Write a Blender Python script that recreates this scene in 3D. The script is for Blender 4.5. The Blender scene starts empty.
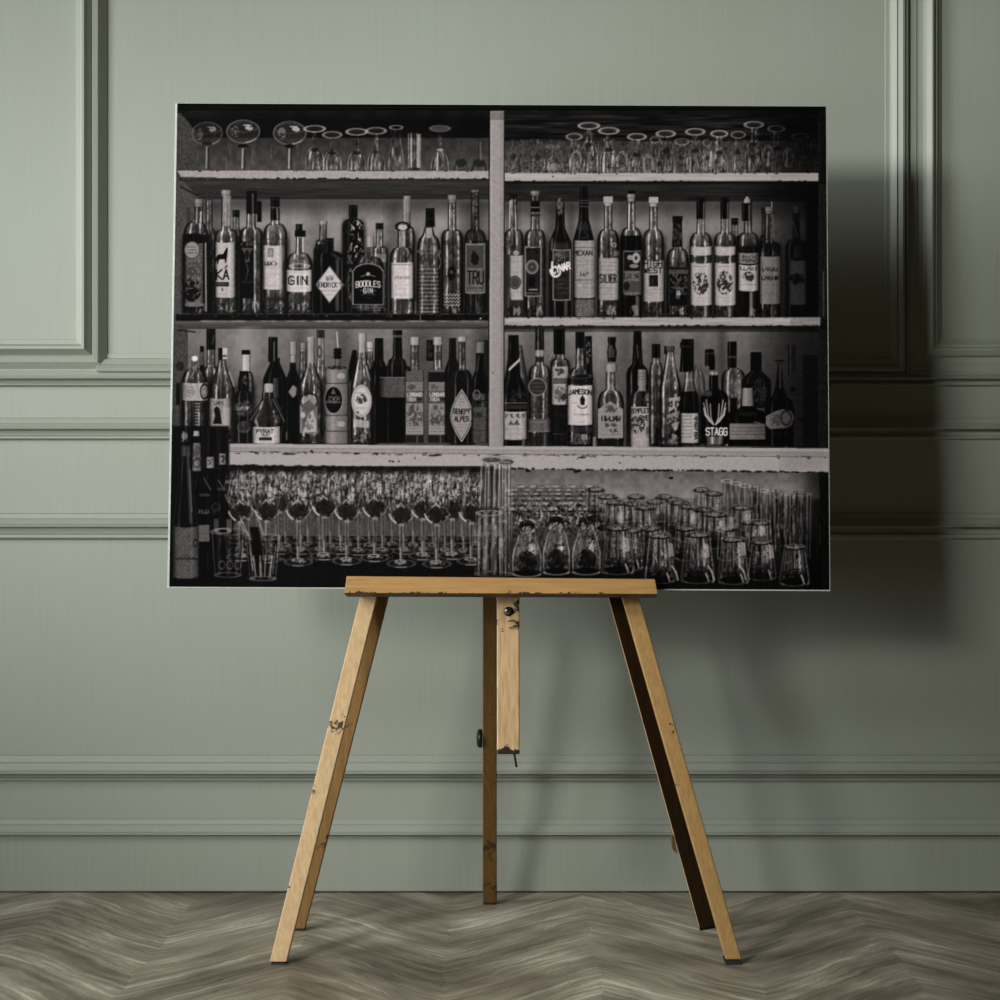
import bpy, bmesh, math
import numpy as np
from mathutils import Vector, Matrix

# ---------------------------------------------------------------- camera, world, lights, exposure
scn = bpy.context.scene
COL = scn.collection
F, CAMH, WALL = 1898.0, 0.95, 4.6          # focal length in pixels of a 1000 px frame, lens height, distance to the wall
cam_d = bpy.data.cameras.new('camera'); cam_d.sensor_width = 36; cam_d.lens = 36*F/1000; cam_d.clip_start = .05
cam = bpy.data.objects.new('camera', cam_d); COL.objects.link(cam)
cam.location = (0, 0, CAMH); cam.rotation_euler = (math.pi/2, 0, 0)
scn.camera = cam
scn.view_settings.view_transform = 'Standard'; scn.view_settings.look = 'None'
scn.view_settings.gamma = 1; scn.view_settings.use_curve_mapping = False; scn.view_settings.exposure = 0.1

wd = bpy.data.worlds.new('room_air'); scn.world = wd; wd.use_nodes = True
bg = wd.node_tree.nodes['Background']; bg.inputs[0].default_value = (1.0, .78, .46, 1); bg.inputs[1].default_value = .026

def area(name, loc, aim, sx, sy, power, col, spread=180):
    d = bpy.data.lights.new(name, 'AREA'); d.shape = 'RECTANGLE'; d.size = sx; d.size_y = sy
    d.energy = power; d.color = col; d.spread = math.radians(spread)
    o = bpy.data.objects.new(name, d); COL.objects.link(o); o.location = loc
    v = Vector(aim)-Vector(loc); o.rotation_euler = v.to_track_quat('-Z', 'Y').to_euler()
    return o
LC = (.965, 1.0, 1.02); LF = (1.0, 1.0, .95)                      # unseen lights added at the left, spread and strength fitted to the wall tones
area('left_area_light', (-4.0, .8, 2.4), (.3, 4.6, 1.6), 1.0, 1.2, 2.4, LC, 50)
area('left_area_light', (-4.0, 2.2, 1.4), (.2, 4.6, 1.2), 1.2, 1.4, 4.8, LC, 70)
area('left_area_light', (-4.0, 2.2, 2.6), (.2, 4.6, 1.6), 1.2, 1.2, 18.0, LC, 70)
area('left_area_light', (-4.0, 1.6, .9), (-.2, 4.6, .9), 1.2, .9, 3.0, LC, 40)
area('far_area_light', (-3.4, -1.0, 2.4), (1.0, 4.6, 1.8), 1.0, .8, 5.8, LF, 30)
area('far_area_light', (-3.3, -1.2, 2.2), (-.6, 4.6, 1.3), .8, 1.4, 3.7, LF, 30)
area('floor_fill_light', (-2.3, .7, 2.7), (-.35, 3.25, .05), .7, .7, 4.8, LF, 34)  # unseen fill added to brighten the easel legs and the foreground floor

def P(px, py, Y):                           # the point at distance Y that the lens sees at (px, py)
    return Vector(((px-500)*Y/F, Y, CAMH-(py-500)*Y/F))
WS = WALL/F                                 # metres per pixel on the wall
def wx(px): return (px-500)*WS
def wz(py): return CAMH-(py-500)*WS

# ---------------------------------------------------------------- helpers
def tag(o, label=None, cat=None, group=None, kind=None):
    if label: o['label'] = label
    if cat: o['category'] = cat
    if group: o['group'] = group
    if kind: o['kind'] = kind
    return o
def mesh_obj(name, verts, faces, mat, parent=None, smooth=False):
    me = bpy.data.meshes.new(name); me.from_pydata([tuple(v) for v in verts], [], faces)
    bm = bmesh.new(); bm.from_mesh(me); bmesh.ops.recalc_face_normals(bm, faces=bm.faces); bm.to_mesh(me); bm.free()
    if smooth: me.polygons.foreach_set('use_smooth', [True]*len(me.polygons))
    me.materials.append(mat)
    o = bpy.data.objects.new(name, me); COL.objects.link(o)
    if parent: o.parent = parent; o.matrix_parent_inverse = parent.matrix_world.inverted()
    return o
def bevel(o, w=.0015, seg=2):
    m = o.modifiers.new('bevel', 'BEVEL'); m.width = w; m.segments = seg; m.limit_method = 'ANGLE'; m.angle_limit = math.radians(40)
    return o
HEX = [(0, 1, 2, 3), (4, 5, 6, 7), (0, 1, 5, 4), (1, 2, 6, 5), (2, 3, 7, 6), (3, 0, 4, 7)]
def empty(name, loc):
    o = bpy.data.objects.new(name, None); COL.objects.link(o); o.location = loc; o.empty_display_size = .1
    bpy.context.view_layer.update(); return o
def nodes(name, rough=.6, spec=.5):
    m = bpy.data.materials.new(name); m.use_nodes = True; nt = m.node_tree
    b = nt.nodes['Principled BSDF']; b.inputs['Roughness'].default_value = rough; b.inputs['Specular IOR Level'].default_value = spec
    return m, nt, b
def N(nt, t, **kw):
    n = nt.nodes.new(t)
    for k, v in kw.items():
        if k in n.inputs: n.inputs[k].default_value = v
        else: setattr(n, k, v)
    return n
def ramp(nt, src, stops):
    r = nt.nodes.new('ShaderNodeValToRGB'); e = r.color_ramp.elements
    while len(e) < len(stops): e.new(.5)
    for i, (p, c) in enumerate(stops): e[i].position = p; e[i].color = tuple(c)+(1,)
    nt.links.new(src, r.inputs[0]); return r.outputs[0]
def mapped(nt, scale, coord='Object', rot=(0, 0, 0)):
    tc = nt.nodes.new('ShaderNodeTexCoord'); mp = nt.nodes.new('ShaderNodeMapping')
    mp.inputs['Scale'].default_value = scale; mp.inputs['Rotation'].default_value = rot
    nt.links.new(tc.outputs[coord], mp.inputs[0]); return mp.outputs[0]
def noise(nt, vec, scale, detail=4, rough=.55, dist=0.):
    n = N(nt, 'ShaderNodeTexNoise', Scale=scale, Detail=detail, Roughness=rough, Distortion=dist); nt.links.new(vec, n.inputs['Vector']); return n.outputs[0]
def mixc(nt, fac, a, b, mode='MIX'):
    m = nt.nodes.new('ShaderNodeMix'); m.data_type = 'RGBA'; m.blend_type = mode
    for s, v in ((m.inputs[0], fac), (m.inputs[6], a), (m.inputs[7], b)):
        if isinstance(v, (int, float)): s.default_value = v
        elif isinstance(v, tuple): s.default_value = v if len(v) == 4 else v+(1,)
        else: nt.links.new(v, s)
    return m.outputs[2]
def math_(nt, op, a, b=0., c=None):
    m = nt.nodes.new('ShaderNodeMath'); m.operation = op
    for s, v in zip(m.inputs, (a, b, c)):
        if v is None: continue
        if isinstance(v, (int, float)): s.default_value = v
        else: nt.links.new(v, s)
    return m.outputs[0]
def bump(nt, b, h, strength=.3, dist=.002):
    n = N(nt, 'ShaderNodeBump', Strength=strength, Distance=dist); nt.links.new(h, n.inputs['Height']); nt.links.new(n.outputs[0], b.inputs['Normal'])

# ---------------------------------------------------------------- materials
def mat_paint():
    m, nt, b = nodes('sage_painted_panelling', .42, .45)
    brush = noise(nt, mapped(nt, (170, 170, 5)), 1.0, 3, .6); broad = noise(nt, mapped(nt, (1.6, 1.6, 1.1)), 1.0, 3)
    c = ramp(nt, brush, [(.3, (.312, .338, .282)), (.7, (.362, .388, .328))])
    c = mixc(nt, .5, c, ramp(nt, broad, [(.3, (.322, .342, .275)), (.7, (.352, .384, .334))]))
    nt.links.new(c, b.inputs['Base Color']); bump(nt, b, brush, .10, .0012)
    return m
def mat_wood(name, dark, light, seed=0., rough=.55, blotch=.5, zones=(), grain=(150, 150, 7)):
    m, nt, b = nodes(name, rough, .35)
    v = mapped(nt, (1, 1, 1))
    off = nt.nodes.new('ShaderNodeVectorMath'); off.inputs[1].default_value = (seed, seed*1.7, seed*.6); nt.links.new(v, off.inputs[0]); v = off.outputs[0]
    mp = nt.nodes.new('ShaderNodeMapping'); mp.inputs['Scale'].default_value = grain; nt.links.new(v, mp.inputs[0])
    g = noise(nt, mp.outputs[0], 1.0, 5, .65); g2 = noise(nt, v, 9., 3)
    c = ramp(nt, g, [(.33, dark), (.67, light)]); c = mixc(nt, math_(nt, 'MULTIPLY', g2, .45), c, tuple(x*.72 for x in light), 'MIX')
    k = noise(nt, v, 38., 6, .72); k2 = noise(nt, v, 6.5, 2)
    tc = nt.nodes.new('ShaderNodeTexCoord'); sp = nt.nodes.new('ShaderNodeSeparateXYZ'); nt.links.new(tc.outputs['Object'], sp.inputs[0])
    for z0, wd_, amp in zones:              # patches of spilt paint at these heights
        d = math_(nt, 'DIVIDE', math_(nt, 'SUBTRACT', sp.outputs[2], z0), wd_); gz = math_(nt, 'EXPONENT', math_(nt, 'MULTIPLY', math_(nt, 'MULTIPLY', d, d), -1.))
        k = math_(nt, 'ADD', k, math_(nt, 'MULTIPLY', gz, amp)); k2 = math_(nt, 'ADD', k2, math_(nt, 'MULTIPLY', gz, .2))
    s = math_(nt, 'MULTIPLY', ramp(nt, k, [(.640, (0, 0, 0)), (.665, (1, 1, 1))]), ramp(nt, k2, [(.50, (0, 0, 0)), (.56, (1, 1, 1))]))
    c = mixc(nt, math_(nt, 'MULTIPLY', s, blotch), c, (.022, .012, .007))
    nt.links.new(c, b.inputs['Base Color']); bump(nt, b, g, .25, .0012)
    return m
def mat_plain(name, col, rough=.5, spec=.5, metal=0.):
    m, nt, b = nodes(name, rough, spec); v = mapped(nt, (1, 1, 1)); n = noise(nt, v, 60., 3)
    c = ramp(nt, n, [(.3, tuple(x*.85 for x in col)), (.7, tuple(min(1, x*1.1) for x in col))])
    nt.links.new(c, b.inputs['Base Color']); b.inputs['Metallic'].default_value = metal
    return m
CHW, SLOPE = 0.62, 1.1                      # half period and slope of the chevron floor
def mat_floor():
    m, nt, b = nodes('worn_chevron_floorboards', .5, .35); L = nt.links
    tc = nt.nodes.new('ShaderNodeTexCoord'); sp = nt.nodes.new('ShaderNodeSeparateXYZ'); L.new(tc.outputs['Object'], sp.inputs[0])
    x, y = sp.outputs[0], sp.outputs[1]
    w1 = noise(nt, mapped(nt, (1.6, 1.6, 1)), 1.0, 2); w2 = noise(nt, mapped(nt, (5, 9, 1)), 1.0, 3, .6)
    xs = math_(nt, 'ADD', math_(nt, 'ADD', x, .73+.62*8), math_(nt, 'ADD', math_(nt, 'MULTIPLY', math_(nt, 'SUBTRACT', w1, .5), .04), math_(nt, 'MULTIPLY', math_(nt, 'SUBTRACT', w2, .5), .05)))
    tri = math_(nt, 'PINGPONG', xs, CHW*.5)                        # distance to the nearest seam line
    side = math_(nt, 'FLOOR', math_(nt, 'DIVIDE', xs, CHW*.5))
    sm = math_(nt, 'MULTIPLY', math_(nt, 'SUBTRACT', 1., math_(nt, 'COSINE', math_(nt, 'MULTIPLY', tri, math.pi/(CHW*.5)))), CHW*.25)
    tri = math_(nt, 'ADD', math_(nt, 'MULTIPLY', tri, .75), math_(nt, 'MULTIPLY', sm, .25))
    ac = math_(nt, 'SUBTRACT', y, math_(nt, 'MULTIPLY', tri, SLOPE))   # across the boards
    cb = nt.nodes.new('ShaderNodeCombineXYZ'); L.new(math_(nt, 'MULTIPLY', x, 3.0), cb.inputs[0]); L.new(math_(nt, 'MULTIPLY', ac, 42.), cb.inputs[1])
    fine = noise(nt, cb.outputs[0], 1.0, 7, .70, .0)
    cb2 = nt.nodes.new('ShaderNodeCombineXYZ'); L.new(math_(nt, 'MULTIPLY', x, 4.4), cb2.inputs[0]); L.new(math_(nt, 'MULTIPLY', ac, 8.), cb2.inputs[1]); cb2.inputs[2].default_value = 3.3
    wide = noise(nt, cb2.outputs[0], 1.0, 5, .62, .15)
    cb3 = nt.nodes.new('ShaderNodeCombineXYZ'); L.new(math_(nt, 'MULTIPLY', x, 5.), cb3.inputs[0]); L.new(math_(nt, 'MULTIPLY', ac, 120.), cb3.inputs[1]); cb3.inputs[2].default_value = 7.7
    hair = noise(nt, cb3.outputs[0], 1.0, 3, .6, .0)
    broad = noise(nt, mapped(nt, (1.3, 2.2, 1)), 1.0, 3)
    board = math_(nt, 'FRACT', math_(nt, 'DIVIDE', ac, .115)); bid = math_(nt, 'FLOOR', math_(nt, 'DIVIDE', ac, .115))
    wn = nt.nodes.new('ShaderNodeTexWhiteNoise'); wn.noise_dimensions = '2D'; cc = nt.nodes.new('ShaderNodeCombineXYZ'); L.new(bid, cc.inputs[0]); L.new(side, cc.inputs[1]); L.new(cc.outputs[0], wn.inputs[0])
    t = math_(nt, 'ADD', math_(nt, 'MULTIPLY', fine, .42), math_(nt, 'MULTIPLY', wide, .38)); t = math_(nt, 'ADD', t, math_(nt, 'MULTIPLY', broad, .32)); t = math_(nt, 'ADD', t, math_(nt, 'MULTIPLY', math_(nt, 'SUBTRACT', wn.outputs[0], .5), .05))
    c = ramp(nt, t, [(.42, (.10, .080, .053)), (.52, (.235, .203, .148)), (.60, (.385, .345, .26)), (.70, (.80, .76, .63))])
    c = mixc(nt, math_(nt, 'MULTIPLY', ramp(nt, hair, [(.60, (0, 0, 0)), (.72, (1, 1, 1))]), math_(nt, 'MULTIPLY', ramp(nt, wide, [(.45, (0, 0, 0)), (.65, (1, 1, 1))]), .5)), c, (.72, .69, .58))
    gap = math_(nt, 'LESS_THAN', board, .035); c = mixc(nt, math_(nt, 'MULTIPLY', gap, .14), c, (.03, .026, .02))
    L.new(c, b.inputs['Base Color']); L.new(math_(nt, 'ADD', .34, math_(nt, 'MULTIPLY', fine, .3)), b.inputs['Roughness'])
    bump(nt, b, fine, .35, .003)
    return m
M_PAINT = mat_paint(); M_FLOOR = mat_floor()
M_LIGHT = mat_wood('pale_oiled_beech', (.50, .33, .16), (.72, .50, .27), 1.3, blotch=.95, zones=((.47, .030, .12), (.345, .02, .09)))
M_HONEY = mat_wood('honey_beech', (.35, .195, .062), (.50, .305, .11), 4.1, blotch=.95)
M_LEDGE = mat_wood('honey_beech_ledge', (.36, .185, .058), (.55, .315, .108), 4.1, blotch=.95, zones=((.753, .004, .10),), grain=(7, 150, 150))
M_MAST = mat_wood('paint_spattered_beech', (.44, .27, .12), (.72, .50, .27), 7.7, .5, 1.0, ((.695, .034, .165), (.432, .022, .10), (.409, .006, .16)))
M_BROWN = mat_wood('brown_beech', (.092, .045, .009), (.165, .086, .022), 9.2, .5, .8, ((.13, .035, .12), (.04, .02, .08)))  # darker brown wood tone for centre leg, catch and hinge blocks
M_MID = mat_wood('mid_brown_beech', (.20, .105, .030), (.31, .175, .058), 5.5, .5, .9, ((.2, .05, .08),))
M_DARK = mat_wood('shade_dark_beech', (.035, .017, .006), (.085, .040, .014), 12.6, .45, .4)  # beech darkened to carry shade on the right rear leg and ledge underside
M_IRON = mat_plain('black_iron', (.012, .011, .010), .38, .5, .2)
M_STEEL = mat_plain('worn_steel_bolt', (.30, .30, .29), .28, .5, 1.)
M_RUBBER = mat_plain('black_rubber', (.010, .009, .008), .7)
M_EDGE = mat_plain('white_panel_edge', (.50, .52, .48), .4, .5)
M_BACK = mat_plain('grey_panel_back', (.10, .10, .095), .6, .3)

# ---------------------------------------------------------------- the room
X0, X1, ZT = -4.2, 4.2, 3.2
def struct(o): return tag(o, kind='structure')
struct(mesh_obj('wall_back', [(X0, WALL, 0), (X1, WALL, 0), (X1, WALL, ZT), (X0, WALL, ZT), (X0, WALL+.12, 0), (X1, WALL+.12, 0), (X1, WALL+.12, ZT), (X0, WALL+.12, ZT)], HEX, M_PAINT))
struct(mesh_obj('floor', [(X0, -1.5, -.06), (X1, -1.5, -.06), (X1, WALL+.12, -.06), (X0, WALL+.12, -.06), (X0, -1.5, 0), (X1, -1.5, 0), (X1, WALL+.12, 0), (X0, WALL+.12, 0)], HEX, M_FLOOR))
def rail(name, prof):                       # prof: (pixel row on the wall, projection in mm) from top to bottom
    pts = [(wz(py), d/1000) for py, d in prof]
    n = len(pts); V = []
    for x in (X0, X1): V += [(x, WALL-d, z) for z, d in pts]+[(x, WALL+.01, pts[-1][0]), (x, WALL+.01, pts[0][0])]
    k = n+2; Fc = [(i, (i+1) % k, k+(i+1) % k, k+i) for i in range(k)]+[tuple(range(k)), tuple(range(k, 2*k))]
    o = struct(mesh_obj(name, V, Fc, M_PAINT)); return bevel(o, .0008, 2)
rail('trim_1', [(364.6, 0), (365.6, 4), (371.0, 7), (371.6, 13), (374.6, 17), (377.4, 23), (378.4, 33), (379.2, 34), (380.2, 6), (383.0, 5), (383.6, 14), (385.2, 16), (386.4, 4), (386.8, 0)])
rail('trim_2', [(417.6, 0), (418.6, 5), (423.4, 9), (424.2, 15), (427.6, 23), (428.2, 36), (429.2, 37), (430.4, 6), (435.6, 5), (436.6, 15), (438.6, 15), (439.8, 3), (440.4, 0)])
rail('trim_3', [(513, 0), (514, 6), (518.4, 8), (519.4, 15), (524, 24), (525.4, 37), (526.4, 38), (527.6, 7), (533.6, 6), (534.6, 16), (537.6, 16), (539.4, 3), (540.2, 0)])
rail('trim_4', [(754.4, 0), (755.6, 7), (761.4, 9), (762.4, 17), (769, 25), (770.4, 40), (771.4, 41), (772.6, 7), (776.8, 6), (777.8, 14), (779.6, 14), (780.6, 2), (781, 0)])
rail('baseboard_back', [(818.4, 0), (819.4, 6), (823.6, 9), (824.4, 15), (830, 23), (831.4, 34), (832.4, 35), (833.2, 11), (835.2, 13), (889.8, 14), (890.4, 10)])
def frame(name, ox0, ox1, oyb, oyt, prof, open_left=False):  # a mitred moulding; prof: (offset inward in px, projection mm)
    loops = []
    for off, d in prof:
        a, b_, t, q = wx(ox0+(0 if open_left else off)), wx(ox1-off), wz(oyt+off), wz(oyb-off)
        loops.append([(a, WALL-d/1000, q), (b_, WALL-d/1000, q), (b_, WALL-d/1000, t), (a, WALL-d/1000, t)])
    V = [p for l in loops for p in l]; Fc = []
    sides = (0, 1, 2) if open_left else (0, 1, 2, 3)
    for i in range(len(loops)-1):
        for j in sides:
            k = (j+1) % 4; Fc.append((i*4+j, i*4+k, (i+1)*4+k, (i+1)*4+j))
    n = (len(loops)-1)*4
    for j in sides: Fc.append((n+j, n+(j+1) % 4, (j+1) % 4, j))
    if open_left: Fc += [tuple(i*4 for i in range(len(loops))), tuple(i*4+3 for i in range(len(loops)))]
    return bevel(struct(mesh_obj(name, V, Fc, M_PAINT)), .0008, 2)
FP = [(0, -4), (.4, 3), (7.4, 20), (8.4, 22), (13.4, 24), (14.2, 9), (15, 8), (20.4, 27), (21.2, 30), (24.2, 30), (25, 18), (26, 8), (26.6, 5), (31.5, 4), (32.2, -4)]
frame('trim_5', -780, 108, 371, -330, FP)
FR = [(0, -4), (.4, 24), (1.4, 22), (4, 8), (5, 9), (11, 11), (11.8, 8), (18.6, 9), (20.4, 19), (25.4, 27), (27, 26), (29, 17), (31.4, 16), (33, 10), (37, 2), (37.4, -4)]
frame('trim_6', 904.4, 1790, 376.4, -330, FR)
FC = [(0, -4), (.4, 25), (3, 27), (6.2, 18), (6.8, 14), (8, 17), (13, 9), (14, 3), (18.6, 2.5), (19.2, -4)]
frame('trim_7', 98, 903.6, 372.4, -330, FC, True)
PRINT_GAIN = 1.28
# ---- the printed photograph: painted procedurally into an array, then stored on the print's mesh ----
AX0, AY0, AX1, AY1, AS = 164.0, 98.0, 836.0, 596.0, 3
AW, AH = int((AX1-AX0)*AS), int((AY1-AY0)*AS)
rng = np.random.default_rng(7)
def up(a, h, w):
    yi = np.linspace(0, a.shape[0]-1.001, h); xi = np.linspace(0, a.shape[1]-1.001, w)
    y0 = yi.astype(int); x0 = xi.astype(int); fy = (yi-y0)[:, None]; fx = (xi-x0)[None]
    fy = fy*fy*(3-2*fy); fx = fx*fx*(3-2*fx)
    A = a[y0][:, x0]; B = a[y0][:, x0+1]; C_ = a[y0+1][:, x0]; D = a[y0+1][:, x0+1]
    return ((A*(1-fx)+B*fx)*(1-fy)+(C_*(1-fx)+D*fx)*fy).astype(np.float32)
def vnoise(sx, sy):
    return up(rng.random((int((AY1-AY0)/sy)+2, int((AX1-AX0)/sx)+2)), AH, AW)
N1 = vnoise(1.1, 1.1); N2 = vnoise(2.2, 2.2); N5 = vnoise(5, 5); N12 = vnoise(14, 14)
VS = vnoise(1.4, 11); VS2 = vnoise(2.4, 20); HS = vnoise(24, 1.3); SW = vnoise(2.6, 5)*.45+vnoise(1.2, 2.4)*.55; SF = vnoise(2.4, 2.8)*.5+vnoise(1.1, 1.2)*.5; VF = vnoise(.9, 7)*.6+vnoise(1.6, 3)*.4
LUM = np.full((AH, AW), 20., np.float32)
def win(x0, y0, x1, y1, pad=1.5):
    a = max(0, int((x0-pad-AX0)*AS)); b = min(AW, int((x1+pad-AX0)*AS)+1)
    c = max(0, int((y0-pad-AY0)*AS)); d = min(AH, int((y1+pad-AY0)*AS)+1)
    if b <= a or d <= c: return None
    sl = (slice(c, d), slice(a, b))
    X = (np.arange(a, b)+.5)[None]/AS+AX0; Y = (np.arange(c, d)+.5)[:, None]/AS+AY0
    return sl, X+0*Y, Y+0*X
def mix(sl, val, m):
    LUM[sl] = LUM[sl]*(1-m)+val*m
def G(x, w): return np.exp(-(x/w)**2)
def ss(a, b, x):
    t = np.clip((x-a)/(b-a), 0, 1); return t*t*(3-2*t)
def rect(x0, y0, x1, y1, tone, a=1., tone2=None, vert=True, n=0., soft=.3, src=None):
    w = win(x0, y0, x1, y1)
    if w is None: return
    sl, X, Y = w
    m = np.clip(np.minimum(X-x0, x1-X)/soft+.5, 0, 1)*np.clip(np.minimum(Y-y0, y1-Y)/soft+.5, 0, 1)
    t = tone
    if tone2 is not None:
        k = np.clip((Y-y0)/(y1-y0) if vert else (X-x0)/(x1-x0), 0, 1); t = tone*(1-k)+tone2*k
    if n: t = t+n*((N1 if src is None else src)[sl]-.5)*2
    mix(sl, t, m*a)
def inpoly(P, X, Y):
    ins = np.zeros(X.shape, bool)
    for i in range(len(P)):
        xa, ya = P[i]; xb, yb = P[i-1]
        if ya == yb: continue
        ins ^= ((ya > Y) != (yb > Y)) & (X < (xb-xa)*(Y-ya)/(yb-ya)+xa)
    return ins
def poly(P, tone, a=1., n=0.):
    xs = [p[0] for p in P]; ys = [p[1] for p in P]
    w = win(min(xs), min(ys), max(xs), max(ys))
    if w is None: return
    sl, X, Y = w
    mix(sl, tone+(n*(N1[sl]-.5)*2 if n else 0), inpoly(P, X, Y)*a)
def line(P, w_, tone, a=1.):
    for i in range(len(P)-1):
        (xa, ya), (xb, yb) = P[i], P[i+1]
        w = win(min(xa, xb)-w_, min(ya, yb)-w_, max(xa, xb)+w_, max(ya, yb)+w_)
        if w is None: continue
        sl, X, Y = w
        dx, dy = xb-xa, yb-ya; q = dx*dx+dy*dy+1e-9
        t = np.clip(((X-xa)*dx+(Y-ya)*dy)/q, 0, 1)
        d = np.hypot(X-xa-t*dx, Y-ya-t*dy)
        mix(sl, tone, np.clip((w_/2-d)/.35+.5, 0, 1)*a)
def ell(cx, cy, rx, ry, tone, a=1., ring=None, n=0., t0=-9, t1=9):
    w = win(cx-rx, cy-ry, cx+rx, cy+ry)
    if w is None: return
    sl, X, Y = w
    r = np.hypot((X-cx)/rx, (Y-cy)/ry); s = min(rx, ry)
    if ring: m = np.clip((ring/2-np.abs(r-1)*s)/.35+.5, 0, 1)
    else: m = np.clip((1-r)*s/.35+.5, 0, 1)
    if t0 > -9: th = np.arctan2(Y-cy, X-cx); m = m*((th > t0) & (th < t1))
    mix(sl, tone+(n*(N1[sl]-.5)*2 if n else 0), m*a)
# stroke lettering on a 4 x 6 cell
FT = {'A':'06 20 46;14 34','B':'00 06 36 45 44 33 03;00 30 41 42 33','C':'41 30 10 01 05 16 36 45','D':'00 06 26 45 41 20 00','E':'40 00 06 46;03 33',
'F':'40 00 06;03 33','G':'41 30 10 01 05 16 36 45 43 23','H':'00 06;40 46;03 43','I':'20 26','J':'30 35 26 16 05','K':'00 06;40 03 46','L':'00 06 46',
'M':'06 00 23 40 46','N':'06 00 46 40','O':'10 01 05 16 36 45 41 30 10','P':'06 00 30 41 42 33 03','Q':'10 01 05 16 36 45 41 30 10;34 46','R':'06 00 30 41 42 33 03;23 46',
'S':'41 30 10 01 02 13 33 44 45 36 16 05','T':'00 40;20 26','U':'00 05 16 36 45 40','V':'00 26 40','W':'00 16 22 36 40','X':'00 46;40 06','Y':'00 23 40;23 26',
'Z':'00 40 06 46',"'":'20 21','1':'11 20 26','8':'10 01 02 13 33 44 45 36 16 05 04 13;33 42 41 30 10','0':'10 01 05 16 36 45 41 30 10','4':'30 04 44;33 36','6':'40 10 01 05 16 36 45 44 33 03',' ':'','.':'25 26'}
def text(s, cx, cy, w, h, tone, lw=.7, a=1., arc=0., slant=0., ang=0.):
    n = len(s); cw = w/n
    ca, sa = math.cos(ang), math.sin(ang)
    for i, ch in enumerate(s):
        ox = -w/2+cw*(i+.12)
        for st in FT[ch].split(';'):
            P = []
            for p in st.split():
                x = ox+int(p[0])/4*cw*.76; y = -h/2+int(p[1])/6*h
                y += arc*((x/(w/2))**2); x -= slant*y
                P.append((cx+x*ca-y*sa, cy+x*sa+y*ca))
            if len(P) > 1: line(P, lw, tone, a)
def scrib(cx, cy, w, h, tone, lw=.7, a=.9, ang=0., n=None):      # lettering too small to read
    n = n or max(2, int(w/h*1.25)); cw = w/n; ca, sa = math.cos(ang), math.sin(ang)
    for i in range(n):
        x = -w/2+cw*(i+.15); b = cw*.68
        P = [(x+b*rng.choice([0, .5, 1]), -h/2+h*q) for q in (0, .35, .65, 1)] if rng.random() < .6 else [(x, -h/2), (x, h/2), (x+b, h/2*rng.choice([-1, 0, 1]))]
        line([(cx+p*ca-q*sa, cy+p*sa+q*ca) for p, q in P], lw, tone, a)
        if rng.random() < .5: line([(cx+(x+b)*ca+h/2*sa, cy+(x+b)*sa-h/2*ca), (cx+(x+b)*ca-h/2*sa, cy+(x+b)*sa+h/2*ca)], lw, tone, a*.8)
def mtext(x0, x1, y, tone, a=.6, lw=.7, dens=.6):
    x = x0
    while x < x1:
        l = rng.uniform(1.2, 3.4); line([(x, y), (min(x+l, x1), y+rng.uniform(-.15, .15))], lw, tone, a*rng.uniform(.5, 1)); x += l+rng.uniform(.5, 1.2)
def blot(cx, cy, rx, ry, tone, a=.8, th=.5, src=None):
    w = win(cx-rx, cy-ry, cx+rx, cy+ry)
    if w is None: return
    sl, X, Y = w
    r = np.hypot((X-cx)/rx, (Y-cy)/ry); q = (SF if src is None else src)[sl]
    mix(sl, tone, ss(th-.08, th+.12, q+.18*(1-r))*(r < 1)*a)
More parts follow.
